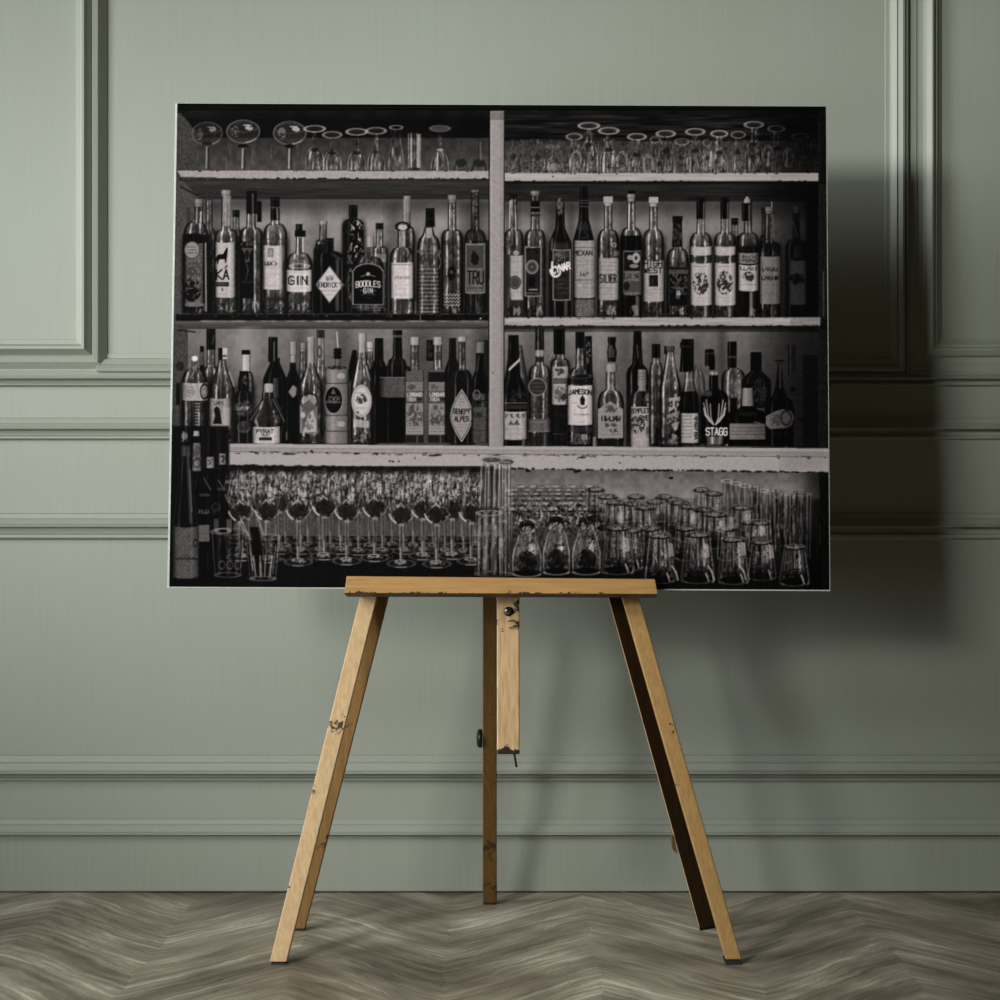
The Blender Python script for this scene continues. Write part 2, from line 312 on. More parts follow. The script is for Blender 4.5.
# solids of revolution, seen square on
def rev(cx, prof, style, a=1., tone=90., hl=90., seed=0, smooth=1.2, liq=None, ltone=30., lean=0.):
    ys = [p[0] for p in prof]; hs = [p[1] for p in prof]; m = max(hs)+abs(lean)*(ys[-1]-ys[0])
    w = win(cx-m, ys[0], cx+m, ys[-1])
    if w is None: return
    sl, X, Y = w
    y1 = Y[:, 0]; k = max(1, int(smooth*AS)); hp = np.interp(y1, ys, hs)
    if k > 1: hp = np.convolve(np.pad(hp, k, mode='edge'), np.ones(k)/k, 'same')[k:-k]
    hw = hp[:, None]; X = X-lean*(ys[-1]-Y)
    u = (X-cx)/np.maximum(hw, .3)
    mk = np.clip((hw-np.abs(X-cx))/.35+.5, 0, 1)*np.clip(np.minimum(Y-ys[0], ys[-1]-Y)/.35+.5, 0, 1)
    bg = LUM[sl]; au = np.abs(u); vs = VS[sl]; sw = SW[sl]; r = np.random.default_rng(int(seed*13+cx*7+ys[0]))
    if style == 'clear':
        u1, u2 = -.5+r.uniform(-.12, .12), .42+r.uniform(-.15, .15)
        v = bg*.36+tone*.50
        v = v+hl*1.3*(G(u-u1, .075)*1.0*ss(.15, .8, vs*.6+sw*.5)+G(u-u2, .055)*1.0*ss(.2, .85, sw)+G(u+.1, .05)*.35*vs)+(sw-.5)*44+(VF[sl]-.5)*44
        v = v*(1-.8*ss(.62, .93, au)); v = v+38*G(au-.985, .05)*(.5+vs)-20*G(u-.05, .22)
        v = v+(hl*.25)*ss(ys[-1]-5, ys[-1]-1.5, Y)*(.4+sw)-34*G(Y-ys[-1]+1, .9)
    elif style == 'dark':
        u1 = -.52+r.uniform(-.1, .1); u2 = .5+r.uniform(-.1, .15)
        v = tone*.8+hl*(G(u-u1, .07)*.9*(.2+vs)+G(u-u2, .05)*.55*(.2+vs))+(sw-.5)*16+hl*.22*G(au-.95, .06)
    elif style == 'matte':
        v = tone*.92*(.66+.38*np.sqrt(np.clip(1-(u+.25)**2*.75, 0, 1)))+hl*G(u+.35, .22)*.25+(N1[sl]-.5)*8
        v = v*(1-.35*ss(.75, 1, au))
    elif style == 'foil':
        v = tone+hl*(G(u+.3, .14)*.9+G(u-.55, .1)*.4)*(.6+.5*sw)+(N2[sl]-.5)*16; v = v*(1-.4*ss(.75, 1, au))
    elif style == 'thin':      # thin drinking glass
        v = bg*.80+tone*.20+hl*(G(au-.93, .05)*.55*(.4+.8*vs)+G(u+.55, .10)*.6*ss(.35, .8, vs)+G(u-.5, .12)*.55*ss(.45, .85, sw))+(sw-.5)*hl*.42+(vs-.5)*hl*.3
        v = v-30*G(au-.82, .06)
    elif style == 'ribbed':
        v = bg*.55+tone*.45+hl*.45*np.cos(np.arcsin(np.clip(u, -1, 1))*9+r.uniform(0, 6))*(.4+.6*vs)+hl*.5*ss(.6, .9, sw)+hl*.5*G(au-.95, .04)-25*G(au-.85, .05)
    if liq is not None:
        k2 = ss(liq-.4, liq+.4, Y)
        vl = ltone+hl*.5*(G(u+.5, .07)*vs+G(u-.5, .05)*vs)+(sw-.5)*10
        v = v*(1-k2)+vl*k2
    mix(sl, np.clip(v, 4, 225), mk*a)
def shoulder(n, h, y0, y1, kind='round'):
    P = []
    for i in range(9):
        t = i/8
        if kind == 'round': f = math.sqrt(max(0, 1-(1-t)**2))
        elif kind == 'slope': f = t*t*(3-2*t)*.5+t*.5
        else: f = 1.0 if t > .12 else t/.12
        P.append((y0+(y1-y0)*t, n+(h-n)*f))
    return P
def bottle(cx, hw, nhw, top, capb, nb, sh, base, style='clear', cap='dark', tone=95, hl=90, liq=None, ltone=30, kind='round', ct=None, a=.96, ncx=None):
    ncx = cx if ncx is None else ncx
    w = win(cx-hw-5, sh-12, cx+hw+6, base)
    if w is not None:
        sl, X, Y = w; LUM[sl] *= 1-.5*np.clip(1-(np.abs(X-cx-.6)-hw+1)/4.5, 0, 1)*ss(sh-12, sh+6, Y)
    body = [(nb-1, nhw)]+shoulder(nhw, hw, nb, sh, kind)+[(base-3, hw), (base-1, hw*.98), (base, hw*.9)]
    rev(cx, body, style, a, tone, hl, liq=liq, ltone=ltone)
    rev(ncx, [(top, nhw*.92), (capb, nhw*.92), (nb, nhw), (nb+2.5, nhw*1.15)], style, a, tone+8, hl*1.1, liq=liq, ltone=ltone)
    if style == 'clear': ell(cx, base-1, hw*.8, 1.6, 40, .6); blot(cx, base-5, hw*.8, 6, 24, .7, .5); blot(cx+hw*.3, base-6, hw*.4, 6, 165, .55, .55, VF)
    if cap == 'dark':
        rev(ncx, [(top, nhw), (capb, nhw*1.02)], 'dark', 1, ct or 18, 85, smooth=.4); rect(ncx-nhw, top+2.4, ncx+nhw, top+3.1, 70, .5)
    elif cap == 'light':
        rev(ncx, [(top, nhw*1.02), (top+(capb-top)*.6, nhw*1.05), (top+(capb-top)*.62, nhw*.9), (capb, nhw*.9)], 'matte', 1, ct or 135, 60, smooth=.4)
        rect(ncx-nhw, capb-.6, ncx+nhw, capb+.3, 45, .6); rect(ncx-nhw, top+(capb-top)*.6, ncx+nhw, top+(capb-top)*.6+.7, 50, .5)
def label(cx, hw, y0, y1, tone, u0=-.94, u1=.94, curve=.8, n=6, edge=None, a=1.):
    x0, x1 = cx+u0*hw, cx+u1*hw
    w = win(x0, y0-2, x1, y1+2); sl, X, Y = w
    u = (X-cx)/hw; Yc = Y-curve*(1-u*u)
    m = np.clip(np.minimum(X-x0, x1-X)/.35+.5, 0, 1)*np.clip(np.minimum(Yc-y0, y1-Yc)/.35+.5, 0, 1)
    v = tone*(.80+.24*np.sqrt(np.clip(1-(u+.15)**2*.9, 0, 1)))*(1-.2*ss(.7, 1, np.abs(u)))+(N1[sl]-.5)*2*n+(SF[sl]-.5)*16+tone*.12*G(u-.45, .1)-tone*.25*ss(-.6, -1, u)
    mix(sl, v, m*a)
    if edge is not None:
        b = m*(1-np.clip(np.minimum(X-x0-1.1, x1-1.1-X)/.35+.5, 0, 1)*np.clip(np.minimum(Yc-y0-1.1, y1-1.1-Yc)/.35+.5, 0, 1))
        mix(sl, edge, b*.8)
def fineprint(cx, w, ys, tone=50, a=.5):
    for y in ys: mtext(cx-w/2, cx+w/2, y, tone, a, .65)

def paint_cabinet():
    # walls of the shelves
    rect(165, 98, 836, 596, 22); rect(160, 112, 190, 450, 64, 1, n=10, src=N2)
    rect(165, 98, 836, 112, 12); rect(165, 106.5, 836, 107.3, 38, .8); rect(165, 110, 836, 120, 34, 1, 26, n=6, src=N12)
    rect(176, 119, 490, 140, 17, 1, 24, n=8, src=N12); rect(196, 138, 489, 172, 58, 1, 80, n=7, src=N5)
    rect(504, 115, 822, 141, 40, 1, 34, n=22, src=HS); rect(504, 141, 822, 174, 66, 1, 84, n=7, src=N5)
    poly([(176, 112), (184, 117), (195, 131), (201, 171), (176, 173)], 72, 1, 9); ell(179.5, 115.5, 2, 2, 90, .8, ring=.8)
    # undersides and back of row one
    rect(176, 176, 490, 199, 66, 1, 50, n=9, src=HS); rect(504, 180, 822, 202, 52, 1, 42, n=9, src=HS)
    rect(196, 198.6, 489, 316, 134, 1, 92, n=5, src=N5); rect(504, 201, 822, 318, 124, 1, 88, n=5, src=N5)
    rect(196, 198.4, 489, 199.4, 40, .7); rect(504, 201, 822, 202, 78, .7)
    for x0, x1, t, a in ((196, 228, 55, .5), (384, 404, 70, .55), (404, 428, 85, .3), (460, 489, 50, .6), (306, 326, 80, .35), (344, 356, 95, .4), (505, 520, 55, .5), (545, 560, 60, .55), (566, 576, 60, .5), (590, 602, 75, .4), (618, 630, 70, .4), (664, 676, 85, .3)):
        w = win(x0, 200, x1, 316); sl, X, Y = w; c = (x0+x1)/2
        mix(sl, t, a*G(X-c, (x1-x0)*.5)*ss(199, 206, Y))
    poly([(174, 176), (183, 181), (200, 198), (200, 316), (174, 316)], 78, 1, 9); line([(181, 187), (198, 196)], 1.6, 22, .8); rect(187, 207, 190, 240, 45, .5, soft=2)
    for x0, x1, y0 in ((196, 489, 199), (504, 822, 202)):
        w = win(x0, y0, x1, y0+30); sl, X, Y = w; mix(sl, 50, .62*ss(y0+25, y0+3, Y)*(X > x0)*(X < x1))
    # back of row two
    rect(174, 321, 490, 329, 92, 1, 68, n=5, src=HS); rect(176, 329, 489, 446, 112, 1, 74, n=6, src=N5)
    rect(504, 325, 822, 332, 58, 1, 76); rect(504, 332, 822, 449, 112, 1, 70, n=6, src=N5)
    for c, s, t, a in ((246, 12, 165, .35), (300, 8, 60, .5), (344, 10, 60, .45), (420, 14, 60, .55), (484, 12, 45, .6), (600, 10, 145, .3), (625, 8, 60, .4), (655, 8, 60, .35), (700, 12, 70, .3), (722, 6, 45, .5), (440, 16, 60, .4), (530, 8, 70, .4)):
        w = win(c-s*2, 328, c+s*2, 446); sl, X, Y = w; mix(sl, t, a*G(X-c, s)*G(Y-350, 40))
    poly([(172, 322), (188, 328), (188, 446), (170, 446)], 74, 1, 9); line([(178, 330), (195, 332)], 1.4, 25, .8); ell(180, 366, 4, 5, 30, .6)
    # bottom bay
    rect(168, 446, 500, 596, 34, 1, 22); rect(228, 464, 500, 530, 40, 1, 84, n=12, src=N2); rect(228, 522, 500, 537, 78, 1, n=10, src=SF); rect(228, 536, 500, 560, 26, 1, 24, n=14, src=SF); w = win(228, 536, 480, 562); sl, X, Y = w; mix(sl, 100, ss(.62, .8, SF[sl])*.6*(X < 480))
    rect(500, 468, 833, 500, 92, 1, 128, n=9, src=N5); rect(500, 498, 833, 540, 110, 1, 60); rect(500, 540, 833, 596, 40, 1, 20)
    rect(168, 562, 500, 596, 24, 1, 28, n=7); rect(500, 574, 833, 596, 22, 1, 26, n=6)
    w = win(165, 100, 836, 596)
def paint_top_glasses():
    def coupe(cx, top, hw, bb, base, t=70, h=100, k=1.):
        ell(cx, top+9.5, hw, 11.5, 62, .6*k, n=12); ell(cx, top+9.5, hw, 11.5, 125, .6*k, ring=1); ell(cx, top+5, hw*.9, 5, 96, .5*k, ring=.8)
        ell(cx+3, top+5, hw*.45, 1.8, 175, .8*k, ring=1.3, t0=-2.6, t1=-.3); blot(cx+6, top+6, 4, 2.4, 190, .7*k, .4); blot(cx-8, top+10, 4, 6, 150, .5*k, .5); ell(cx, top+9.5, hw*.97, 11, 165, .5*k, ring=1.3, t0=.5, t1=1.4)
        ell(cx, bb-1, 5, 2, 18, .8*k); rev(cx, [(bb, 3), (bb+3, 1.4), (base-3, 1.6), (base-1, 4)], 'thin', .9*k, 70, 90)
        line([(cx-.5, bb+2), (cx-.9, base-3)], 1.4, 175, .75*k); line([(cx+1.6, bb+3), (cx+1.6, base-2)], .9, 26, .7)
    coupe(207, 124, 15, 145, 171, 40, 60, .7); coupe(243, 122, 16.4, 147, 171); coupe(289.6, 123.5, 16.2, 147, 171)
    for x in (228, 254, 273, 299): rev(x, [(144, 3), (170, 4.5)], 'thin', .6, 80, 60)
    def gob(cx, ft, fhw, bt, bhw, base, k=1., squat=False):
        ell(cx, ft+2.8, fhw, 3.2, 100, .35*k); ell(cx, ft+2.8, fhw, 3.2, 150, .75*k, ring=1); ell(cx, ft+3.4, fhw*.55, 1.5, 30, .5*k)
        st = 3.2 if squat else 1.6
        rev(cx, [(ft+5.5, st*1.2), (ft+9, st*.8), (ft+12, st*1.7), (ft+14, st), (bt, st*1.1)], 'thin', .95*k, 110, 150)
        rev(cx, [(bt-1, st), (bt+2, bhw*.5), (bt+6, bhw*.8), (bt+12, bhw*.97), (base, bhw)], 'thin', .95*k, 95, 140)
        ell(cx, bt+3, bhw*.45, 2, 20, .55*k)
        rev(cx+bhw*.1, [(base-12, bhw*.4), (base-1, bhw*.55)], 'clear', .5*k, 150, 80)
        rect(cx-bhw, base-1, cx+bhw, base, 30, .5)
    gob(332, 132, 9, 150, 9.5, 171, .85); gob(314.5, 126, 10, 147, 9.8, 171); gob(356.5, 129, 10, 150, 9.2, 171); gob(376, 128, 9.5, 149, 9, 171, .9)
    rev(396, [(126, 6), (129, 5.5), (136, 4), (158, 7.5), (168, 8), (170, 6.5)], 'thin', 1, 90, 120); ell(396, 127.5, 6, 2, 130, .7, ring=1)
    rev(414.5, [(133, 6.6), (170, 6.2)], 'thin', 1, 95, 130); rect(416.5, 134, 420, 168, 165, .7, soft=1.2); ell(414, 169, 6, 1.5, 30, .6)
    ell(439.7, 128.5, 10, 3.2, 95, .7); ell(439.7, 128.5, 10, 3.2, 120, .5, ring=.8)
    rev(439.7, [(132, 1), (138, 1.8), (143, 3), (146, 1.6), (149, 2), (154, 6), (162, 8.6), (171, 9.5)], 'thin', 1, 80, 110); line([(437, 170), (437.5, 153)], 1.6, 190, .7); ell(439.7, 150, 3.5, 1.5, 160, .6)
    for x in (461, 479): rev(x, [(140, 1), (158, 1.2), (160, 6), (171, 9)], 'thin', .8, 40, 60); ell(x, 163, 6, 4, 26, .5)
    line([(480, 142), (481, 160)], 1.4, 130, .5)
    # right bay
    for x, h, k in ((513, 8, .8), (537, 7.5, .8)): rev(x, [(138, 1.5), (150, 2), (155, 4), (160, h), (173, h+1)], 'thin', k, 85, 80); ell(x, 143, 7, 2, 60, .6, ring=.8); ell(x, 157, 3, 2.5, 40, .6)
    rev(553, [(146, .9), (156, 1), (159, 5), (164, 9), (173, 11.5)], 'thin', 1, 110, 120); ell(553, 146.5, 6, 1.6, 110, .7, ring=.8); ell(553, 167, 7, 4, 150, .4)
    for cx, ft, f, bt, b, k in ((574, 134, 7.5, 150, 7.5, .85), (588.6, 123, 10, 142, 9.3, 1), (608.5, 128, 9.6, 147, 9, 1), (636.7, 134, 8.8, 152, 8.5, .95), (655, 137, 5, 152, 6.5, .6), (665.5, 131, 9, 148, 9, 1), (681.6, 139, 7, 155, 7, .6), (695, 129, 9, 148, 9, .95), (707, 140, 4, 155, 6, .6), (719, 131, 8, 150, 8.6, .95), (738, 132, 7, 150, 6.5, .7), (753.6, 122, 9, 141, 9, 1), (776, 126, 8, 146, 8, .75), (800, 134, 8, 150, 8, .55), (815, 140, 5, 150, 5, .5)):
        gob(cx, ft, f, bt, b, 173.5, k, True)
    for cx, cy in ((576, 160), (622, 161), (648, 164), (708, 162), (768, 155), (788, 158)):
        ell(cx, cy, 5, 8.5, 140, .8, ring=1.6); ell(cx, cy, 5, 8.5, 60, .6, ring=.6)
    for x in (613, 711, 768.5, 787): line([(x, 152), (x-1, 166)], 2, 185, .6)
    w = win(505, 141, 818, 173); sl, X, Y = w; mix(sl, 130, ss(.55, .85, VF[sl])*.35); mix(sl, 20, ss(.55, .8, 1-SF[sl])*.45)
def paint_row_one():
    B = bottle; Lb = label
    B(209, 8, 3.6, 192, 200, 228, 240, 313, 'clear', 'dark', 85, 90, ct=60); rect(206, 272, 217, 313, 24, .8)
    B(195.6, 13.2, 4.4, 199, 207, 221, 240, 313, 'clear', 'light', 90, 110, liq=235, ltone=26, ct=120, ncx=198.6)
    poly([(183, 237), (186, 234), (195, 233), (205, 235), (209, 240), (207, 243), (183, 243)], 18)
    Lb(194, 9.5, 243, 306, 92, n=10); ell(192, 250, 7.5, 8.5, 125); ell(192, 250, 7.5, 8.5, 60, .8, ring=1); fineprint(192, 10, (247, 250, 253), 35, .8)
    blot(193, 270, 8, 10, 50, .6, .55); blot(192, 290, 9, 12, 18, .9, .42); rect(185, 303, 204, 306, 110, .7); line([(205.5, 243), (206, 311)], 1.3, 170, .75); line([(201, 212), (200, 228)], 1.4, 190, .8)
    B(236, 6, 3.6, 210, 217, 229, 240, 313, 'clear', 'dark', 90, 80)
    B(226, 12.6, 5, 190, 197, 229, 239, 313, 'clear', 'light', 118, 110, ct=130)
    rev(226.8, [(196, 4.6), (226, 4.8)], 'foil', .7, 120, 60); Lb(225, 10, 242, 297, 152)
    poly([(215, 259), (218, 254.5), (223, 254), (226.5, 247.5), (228, 248.5), (227.5, 253), (227, 257), (226, 263), (225, 263), (224.6, 259.5), (219.5, 259.5), (218, 264), (217, 264), (217, 260), (215.4, 263)], 22)
    text('KA', 222.5, 274.5, 14, 9.5, 20, 1.5); line([(225, 268), (227, 265.5)], 1.1, 20); rect(214, 282, 229, 286.5, 30, .85); fineprint(221, 12, (284,), 130, .8); rect(221.5, 288, 223, 291, 40, .7); fineprint(222, 12, (294,), 90, .5)
    rect(214, 299, 240, 305, 50, .35); line([(213, 298), (240, 299)], .8, 40, .6)
    rect(257, 201, 261.5, 222, 16)
    B(251, 12, 4.9, 191, 213, 227, 236, 313, 'clear', 'dark', 92, 100); rect(247, 191, 257, 214, 17, .8); line([(252.5, 194), (253, 226)], 1.6, 120, .6)
    Lb(247, 7.6, 241, 298, 22, n=4, curve=.4); scrib(247, 243.8, 13, 3.6, 105, .7); poly([(241, 248), (253, 248), (249, 255), (249.5, 262), (245, 262), (245.5, 255)], 100, .7); poly([(245, 252), (247, 249.5), (249, 252), (248, 260), (246, 260)], 22, .8)
    line([(246, 262), (248, 270), (246, 280)], 1, 90, .7); fineprint(247, 11, (282,), 120, .7); line([(254.3, 241), (254.6, 311)], 1.2, 165, .7)
    B(275, 12.6, 4.6, 197, 220, 223, 238, 314, 'clear', 'dark', 112, 90); rect(270.5, 207, 279.5, 208.2, 120, .6); line([(277, 209), (277.4, 219)], 1.3, 150, .7)
    ell(275, 241.5, 12, 3, 55, .6, ring=.9); Lb(273, 10, 245, 289, 158, u0=-.98); rect(267.5, 248, 273.5, 257, 95, .8); rect(269, 250, 272, 255.5, 150, .6); scrib(271, 263.5, 13, 4, 45, .8); fineprint(271, 14, (268, 274, 285.5), 95, .5); rect(263, 297, 285, 301, 48, .7); blot(275, 305, 12, 8, 45, .5, .5)
    B(323, 8, 4, 221, 226, 239, 248, 313, 'clear', 'light', 80, 90); rev(320, [(244, 3), (250, 6.4), (313, 6.8)], 'dark', .9, 28, 60)
    B(299, 14, 3.4, 224, 236, 252, 267, 313.5, 'clear', 'dark', 118, 110); rect(294.6, 230.4, 305.5, 236.8, 20); rect(297, 225.5, 299, 229, 70, .7); line([(302.6, 238), (302.8, 252)], 1.3, 190, .8); rect(299, 238, 301, 254, 30, .6)
    ell(299.5, 266, 9, 2.2, 165, .6, ring=.9); Lb(299, 13.2, 269.5, 291, 168, curve=1.2); text('GIN', 298, 280.5, 20, 8.4, 25, 1.15)
    for x in (290.5, 296.6, 299.8, 305.6): rect(x, 276, x+1, 285, 25, .6)
    rect(288, 277, 289.2, 284, 25, .5); fineprint(298, 18, (272.6, 288), 110, .5); blot(298, 299, 10, 5, 55, .7, .4); rect(286, 306, 312, 307, 60, .5)
    B(353, 10.8, 4.4, 205, 217, 219, 225, 313, 'dark', 'dark', 26, 40); w = win(344, 222, 363, 300); sl, X, Y = w; mix(sl, 190, ss(.52, .62, SW[sl])*G((X-356)/7, 1)*ss(.2, .6, VS2[sl]+.2)*.8*(np.abs(X-353) < 10.5))
    B(329, 14, 4.6, 238, 249, 251, 257.5, 313.5, 'dark', 'dark', 20, 70); rect(336, 258, 339, 311, 105, .6, soft=1.2); line([(331, 254), (341, 259)], 1, 90, .7); line([(341.6, 260), (342.2, 311)], 1, 100, .6)
    poly([(329.5, 265.5), (344.3, 285), (329.5, 303.5), (315, 284.5)], 92); poly([(329.5, 267), (343, 285), (329.5, 302), (316.4, 284.5)], 168, 1, 5)
    text("HENDRICK'S", 329.3, 285, 27, 4.6, 34, .6, arc=-.6); fineprint(329.5, 10, (276,), 70, .7); fineprint(329.5, 20, (290.6,), 60, .8); fineprint(329.5, 9, (295,), 90, .5); text('GIN', 329.5, 278.8, 7, 3, 60, .6)
    B(379.5, 8, 3.8, 223, 229, 246, 251, 313, 'clear', 'dark', 110, 100); rect(373, 254, 386, 262, 150, .5)
    rev(367.8, [(252, 4.5)]+shoulder(5, 16.6, 256, 268, 'round')+[(313, 16.8)], 'clear', 1, 78, 60); rev(370, [(236, 3.6), (247.5, 3.9)], 'matte', 1, 140, 60); rect(366, 246.8, 374, 256, 60, .7); line([(371.6, 248), (371.6, 256)], 1.3, 140, .6)
    P = [(352.5, 305), (352.5, 271), (356, 266.5), (362, 264), (368, 263.2), (374, 264), (380, 266.5), (383.6, 271), (383.6, 305)]
    poly(P, 135); poly([(368+(x-368)*.955, 285+(y-285)*.965) for x, y in P], 20); poly([(368+(x-368)*.90, 285+(y-285)*.93) for x, y in P], 70, .5); poly([(368+(x-368)*.88, 285+(y-285)*.91) for x, y in P], 20)
    text('BOODLES', 368, 283.6, 25, 5.6, 195, .85, arc=1.2); text('GIN', 368, 290.6, 9.5, 4.8, 175, .95); ell(368, 274, 1.8, 1.8, 160, .9); fineprint(368, 9, (287,), 120, .5); line([(360, 290.5), (363, 290.5)], .7, 120); line([(373, 290.5), (376, 290.5)], .7, 120); fineprint(368, 13, (294.6,), 150, .8); fineprint(368, 6, (298,), 110, .6); fineprint(368, 22, (302,), 80, .4)
    line([(361, 276.5), (366, 275)], .6, 130); line([(370, 275), (375, 276.5)], .6, 130); rect(352, 307, 384, 308, 130, .5); ell(362, 312.5, 9, 2.2, 30, .7)
    B(407, 8, 3.8, 196, 223, 226, 238, 300, 'clear', 'light', 100, 80, ct=128); line([(413.5, 240), (415, 300)], .9, 30, .6); rev(405.6, [(199, 3.4), (222, 3.7)], 'foil', .8, 105, 70)
    rev(402, [(226, 4)]+shoulder(4.4, 12.8, 247, 259, 'round')+[(312, 13), (314, 12)], 'clear', 1, 110, 110); ell(402.4, 226.5, 6.2, 4, 25, .95, ring=1.8); ell(402.6, 227.5, 4.6, 2.6, 165, .9); rect(400.5, 230, 405.5, 247, 165, .55, soft=1.5); line([(398, 230), (398, 247)], .9, 40, .7); line([(406.2, 230), (406.4, 247)], .9, 40, .7)
    Lb(402, 11.6, 262, 298, 165); line([(393, 264.6), (411.5, 264.6)], .6, 80); scrib(402, 277.5, 16, 2.6, 85, .55, a=.7); fineprint(402, 13, (269, 285, 289), 110, .4); fineprint(402, 16, (295,), 80, .4); rect(396, 300, 408, 313, 50, .55, soft=2)
    rev(428.5, [(227, 4), (234, 6)]+shoulder(7, 12, 236, 251, 'round')+[(268, 12.2), (314, 12.4)], 'clear', 1, 84, 90); rev(430, [(208, 4.4), (227, 4.9)], 'dark', 1, 18, 60, smooth=.3); rect(425, 218, 435, 219, 60, .6); rect(426, 208, 432, 209.5, 55, .6); rev(429, [(228, 3.5), (238, 3)], 'matte', .7, 160, 60)
    w = win(417, 268, 440, 314); sl, X, Y = w; mix(sl, 150, ss(.3, .95, np.cos(Y*2*math.pi/3.9))*.5*G((X-430)/12, 1)*(np.abs(X-428.5) < 11.6)); mix(sl, 35, ss(.5, .95, -np.cos(Y*2*math.pi/3.9))*.45*(np.abs(X-428.5) < 11.8)); blot(428, 257, 10, 8, 45, .5, .5)
    line([(441, 250), (438.5, 255), (441, 262), (439, 268)], 1.4, 130, .7); ell(429, 251.5, 11, 2, 120, .5, ring=.8)
    B(452, 11.2, 4.4, 195, 203, 229, 239, 313.5, 'clear', 'light', 92, 95, ct=118); poly([(451.5, 266), (456, 270), (455, 277), (450, 281.5), (447, 276), (448, 269)], 18); scrib(451.7, 272, 5, 2.6, 130, .5)
    for k in range(4): line([(444+i*1.6, 294+k*3.4+(1.8 if i % 2 else 0)) for i in range(11)], .9, 165, .65); line([(444+i*1.6, 295.6+k*3.4+(1.8 if i % 2 else 0)) for i in range(11)], .7, 30, .5)
    B(475, 11, 4.3, 190, 193, 229, 241, 313.5, 'clear', 'light', 62, 80, ct=100); rect(472, 197, 478, 220, 38, .5); blot(475, 207, 3, 9, 110, .5, .5)
    Lb(475, 10.6, 243, 293, 92, u0=-.92, u1=.95, edge=120); rect(466.5, 245.5, 483, 268, 62, .7); poly([(473, 250), (476, 253), (479, 257), (478, 264), (474, 265.5), (471, 262), (471, 256)], 24, .85); text('TRU', 475.3, 277.5, 17.5, 12.5, 16, 1.35); fineprint(475, 15, (288,), 22, 1); rect(466, 295, 484, 313, 28, .55); line([(476, 295), (476, 312)], 1.2, 100, .6); rect(485, 240, 489, 313, 24, .7)
    # right bay
    B(513.5, 10, 3.8, 195, 199.5, 229, 239, 317, 'clear', 'dark', 104, 110, liq=254.5, ltone=52); line([(510, 201), (509.6, 228)], 1.4, 190, .7); line([(515.6, 214), (515.8, 228)], 1.2, 180, .7); Lb(516.5, 7.3, 255, 297.5, 138); ell(516, 253, 3, 2.6, 150, .8); ell(515, 282.5, 6, 7, 62, .9); ell(515, 282.5, 4.4, 5.2, 95, .8, ring=.8); fineprint(517, 10, (258, 262, 272, 292), 80, .45); rect(511, 297.5, 523, 300, 170, .7)
    B(535, 10.6, 4.6, 191, 196, 229, 240, 317, 'clear', 'light', 92, 90, ct=120); rect(530.6, 201, 539.6, 212, 22); rect(530.6, 207, 539.6, 208, 130, .7); rect(530, 213, 540, 216.5, 45, .8); rect(530, 213, 540, 213.8, 140, .6)
    Lb(533, 8.9, 246, 296, 40, edge=145); scrib(532, 250.5, 12, 5.6, 14, 1.1); [ell(532, 267, r_, r_*1.1, t_, .9) for r_, t_ in ((6.5, 120), (5, 80), (3.6, 55), (1.8, 90))]; rect(528.5, 277, 534.5, 287, 18, .8); line([(529, 289.6), (537, 289.6)], .8, 165); line([(526, 293), (539, 293.5)], .7, 120)
    rev(560, [(199, 4.2), (215, 4.4), (228, 5), (243, 11.6), (316, 12), (317, 11)], 'dark', 1, 30, 75); rev(560, [(199, 4.2), (216, 4.4)], 'foil', 1, 28, 70); blot(560, 206, 4, 8, 120, .6, .55); line([(552, 239), (551.6, 250)], 1.4, 130, .6); rect(551, 243, 569, 250, 100, .35, soft=3)
    Lb(561.5, 9.6, 249, 300, 44, edge=145); rect(554, 250.5, 569, 258, 75, .6); blot(560, 258, 6, 7, 130, .5, .5); text('CYNAR', 561, 268, 19, 6.5, 200, 1.5, slant=.15, ang=-.3); ell(555.5, 269, 5.5, 7.5, 195, .95, ring=1.8, t0=.6, t1=3.2); line([(552, 262), (551.5, 272)], 1.7, 195); fineprint(563, 11, (280, 284, 288, 293), 130, .45); rect(564, 301, 567, 316, 120, .5, soft=1)
    rev(583.6, [(186, 3.6), (200, 4.4), (205, 5), (208, 4.6), (220, 5.2), (241, 10.8), (316, 11.2), (317, 10.4)], 'dark', 1, 22, 90); [rect(579, y, 588.5, y+1, 105, .6) for y in (200, 202.6, 206)]; blot(583, 230, 7, 9, 80, .5, .5)
    Lb(584.5, 11, 240, 297.5, 128); text('MEXAN', 583, 253, 19, 4.4, 34, .75); line([(574, 247.5), (595, 247.5)], .8, 60, .7); fineprint(584.5, 17, (243, 261, 265, 283, 288), 75, .5); scrib(584.5, 274, 9, 4, 50, .8, a=.8); fineprint(584, 18, (280,), 25, .9); Lb(584.5, 10.6, 299, 316, 92, n=12, curve=.6)
    B(608, 11.2, 4.2, 196.5, 206.5, 229, 242, 317, 'clear', 'light', 92, 105, ct=142); rect(603.4, 196.5, 612.6, 203, 142); Lb(608.5, 10.6, 257.5, 299.5, 132); text('SILVER', 608, 278.5, 16.5, 8, 48, 1.1); fineprint(608, 16, (262, 266, 270, 288, 294), 75, .5); ell(614, 245, 1.8, 1.8, 160, .9, ring=.9); rect(613, 251, 619, 256, 130, .5)
    B(631, 11, 4.2, 191, 202, 227, 240, 317, 'clear', 'light', 88, 110, liq=235.5, ltone=18, ct=125); rect(627.2, 190.6, 635.4, 194, 20); line([(629, 204), (628.6, 230)], 1.3, 185, .8); line([(633.4, 204), (633.6, 230)], 1.2, 165, .6)
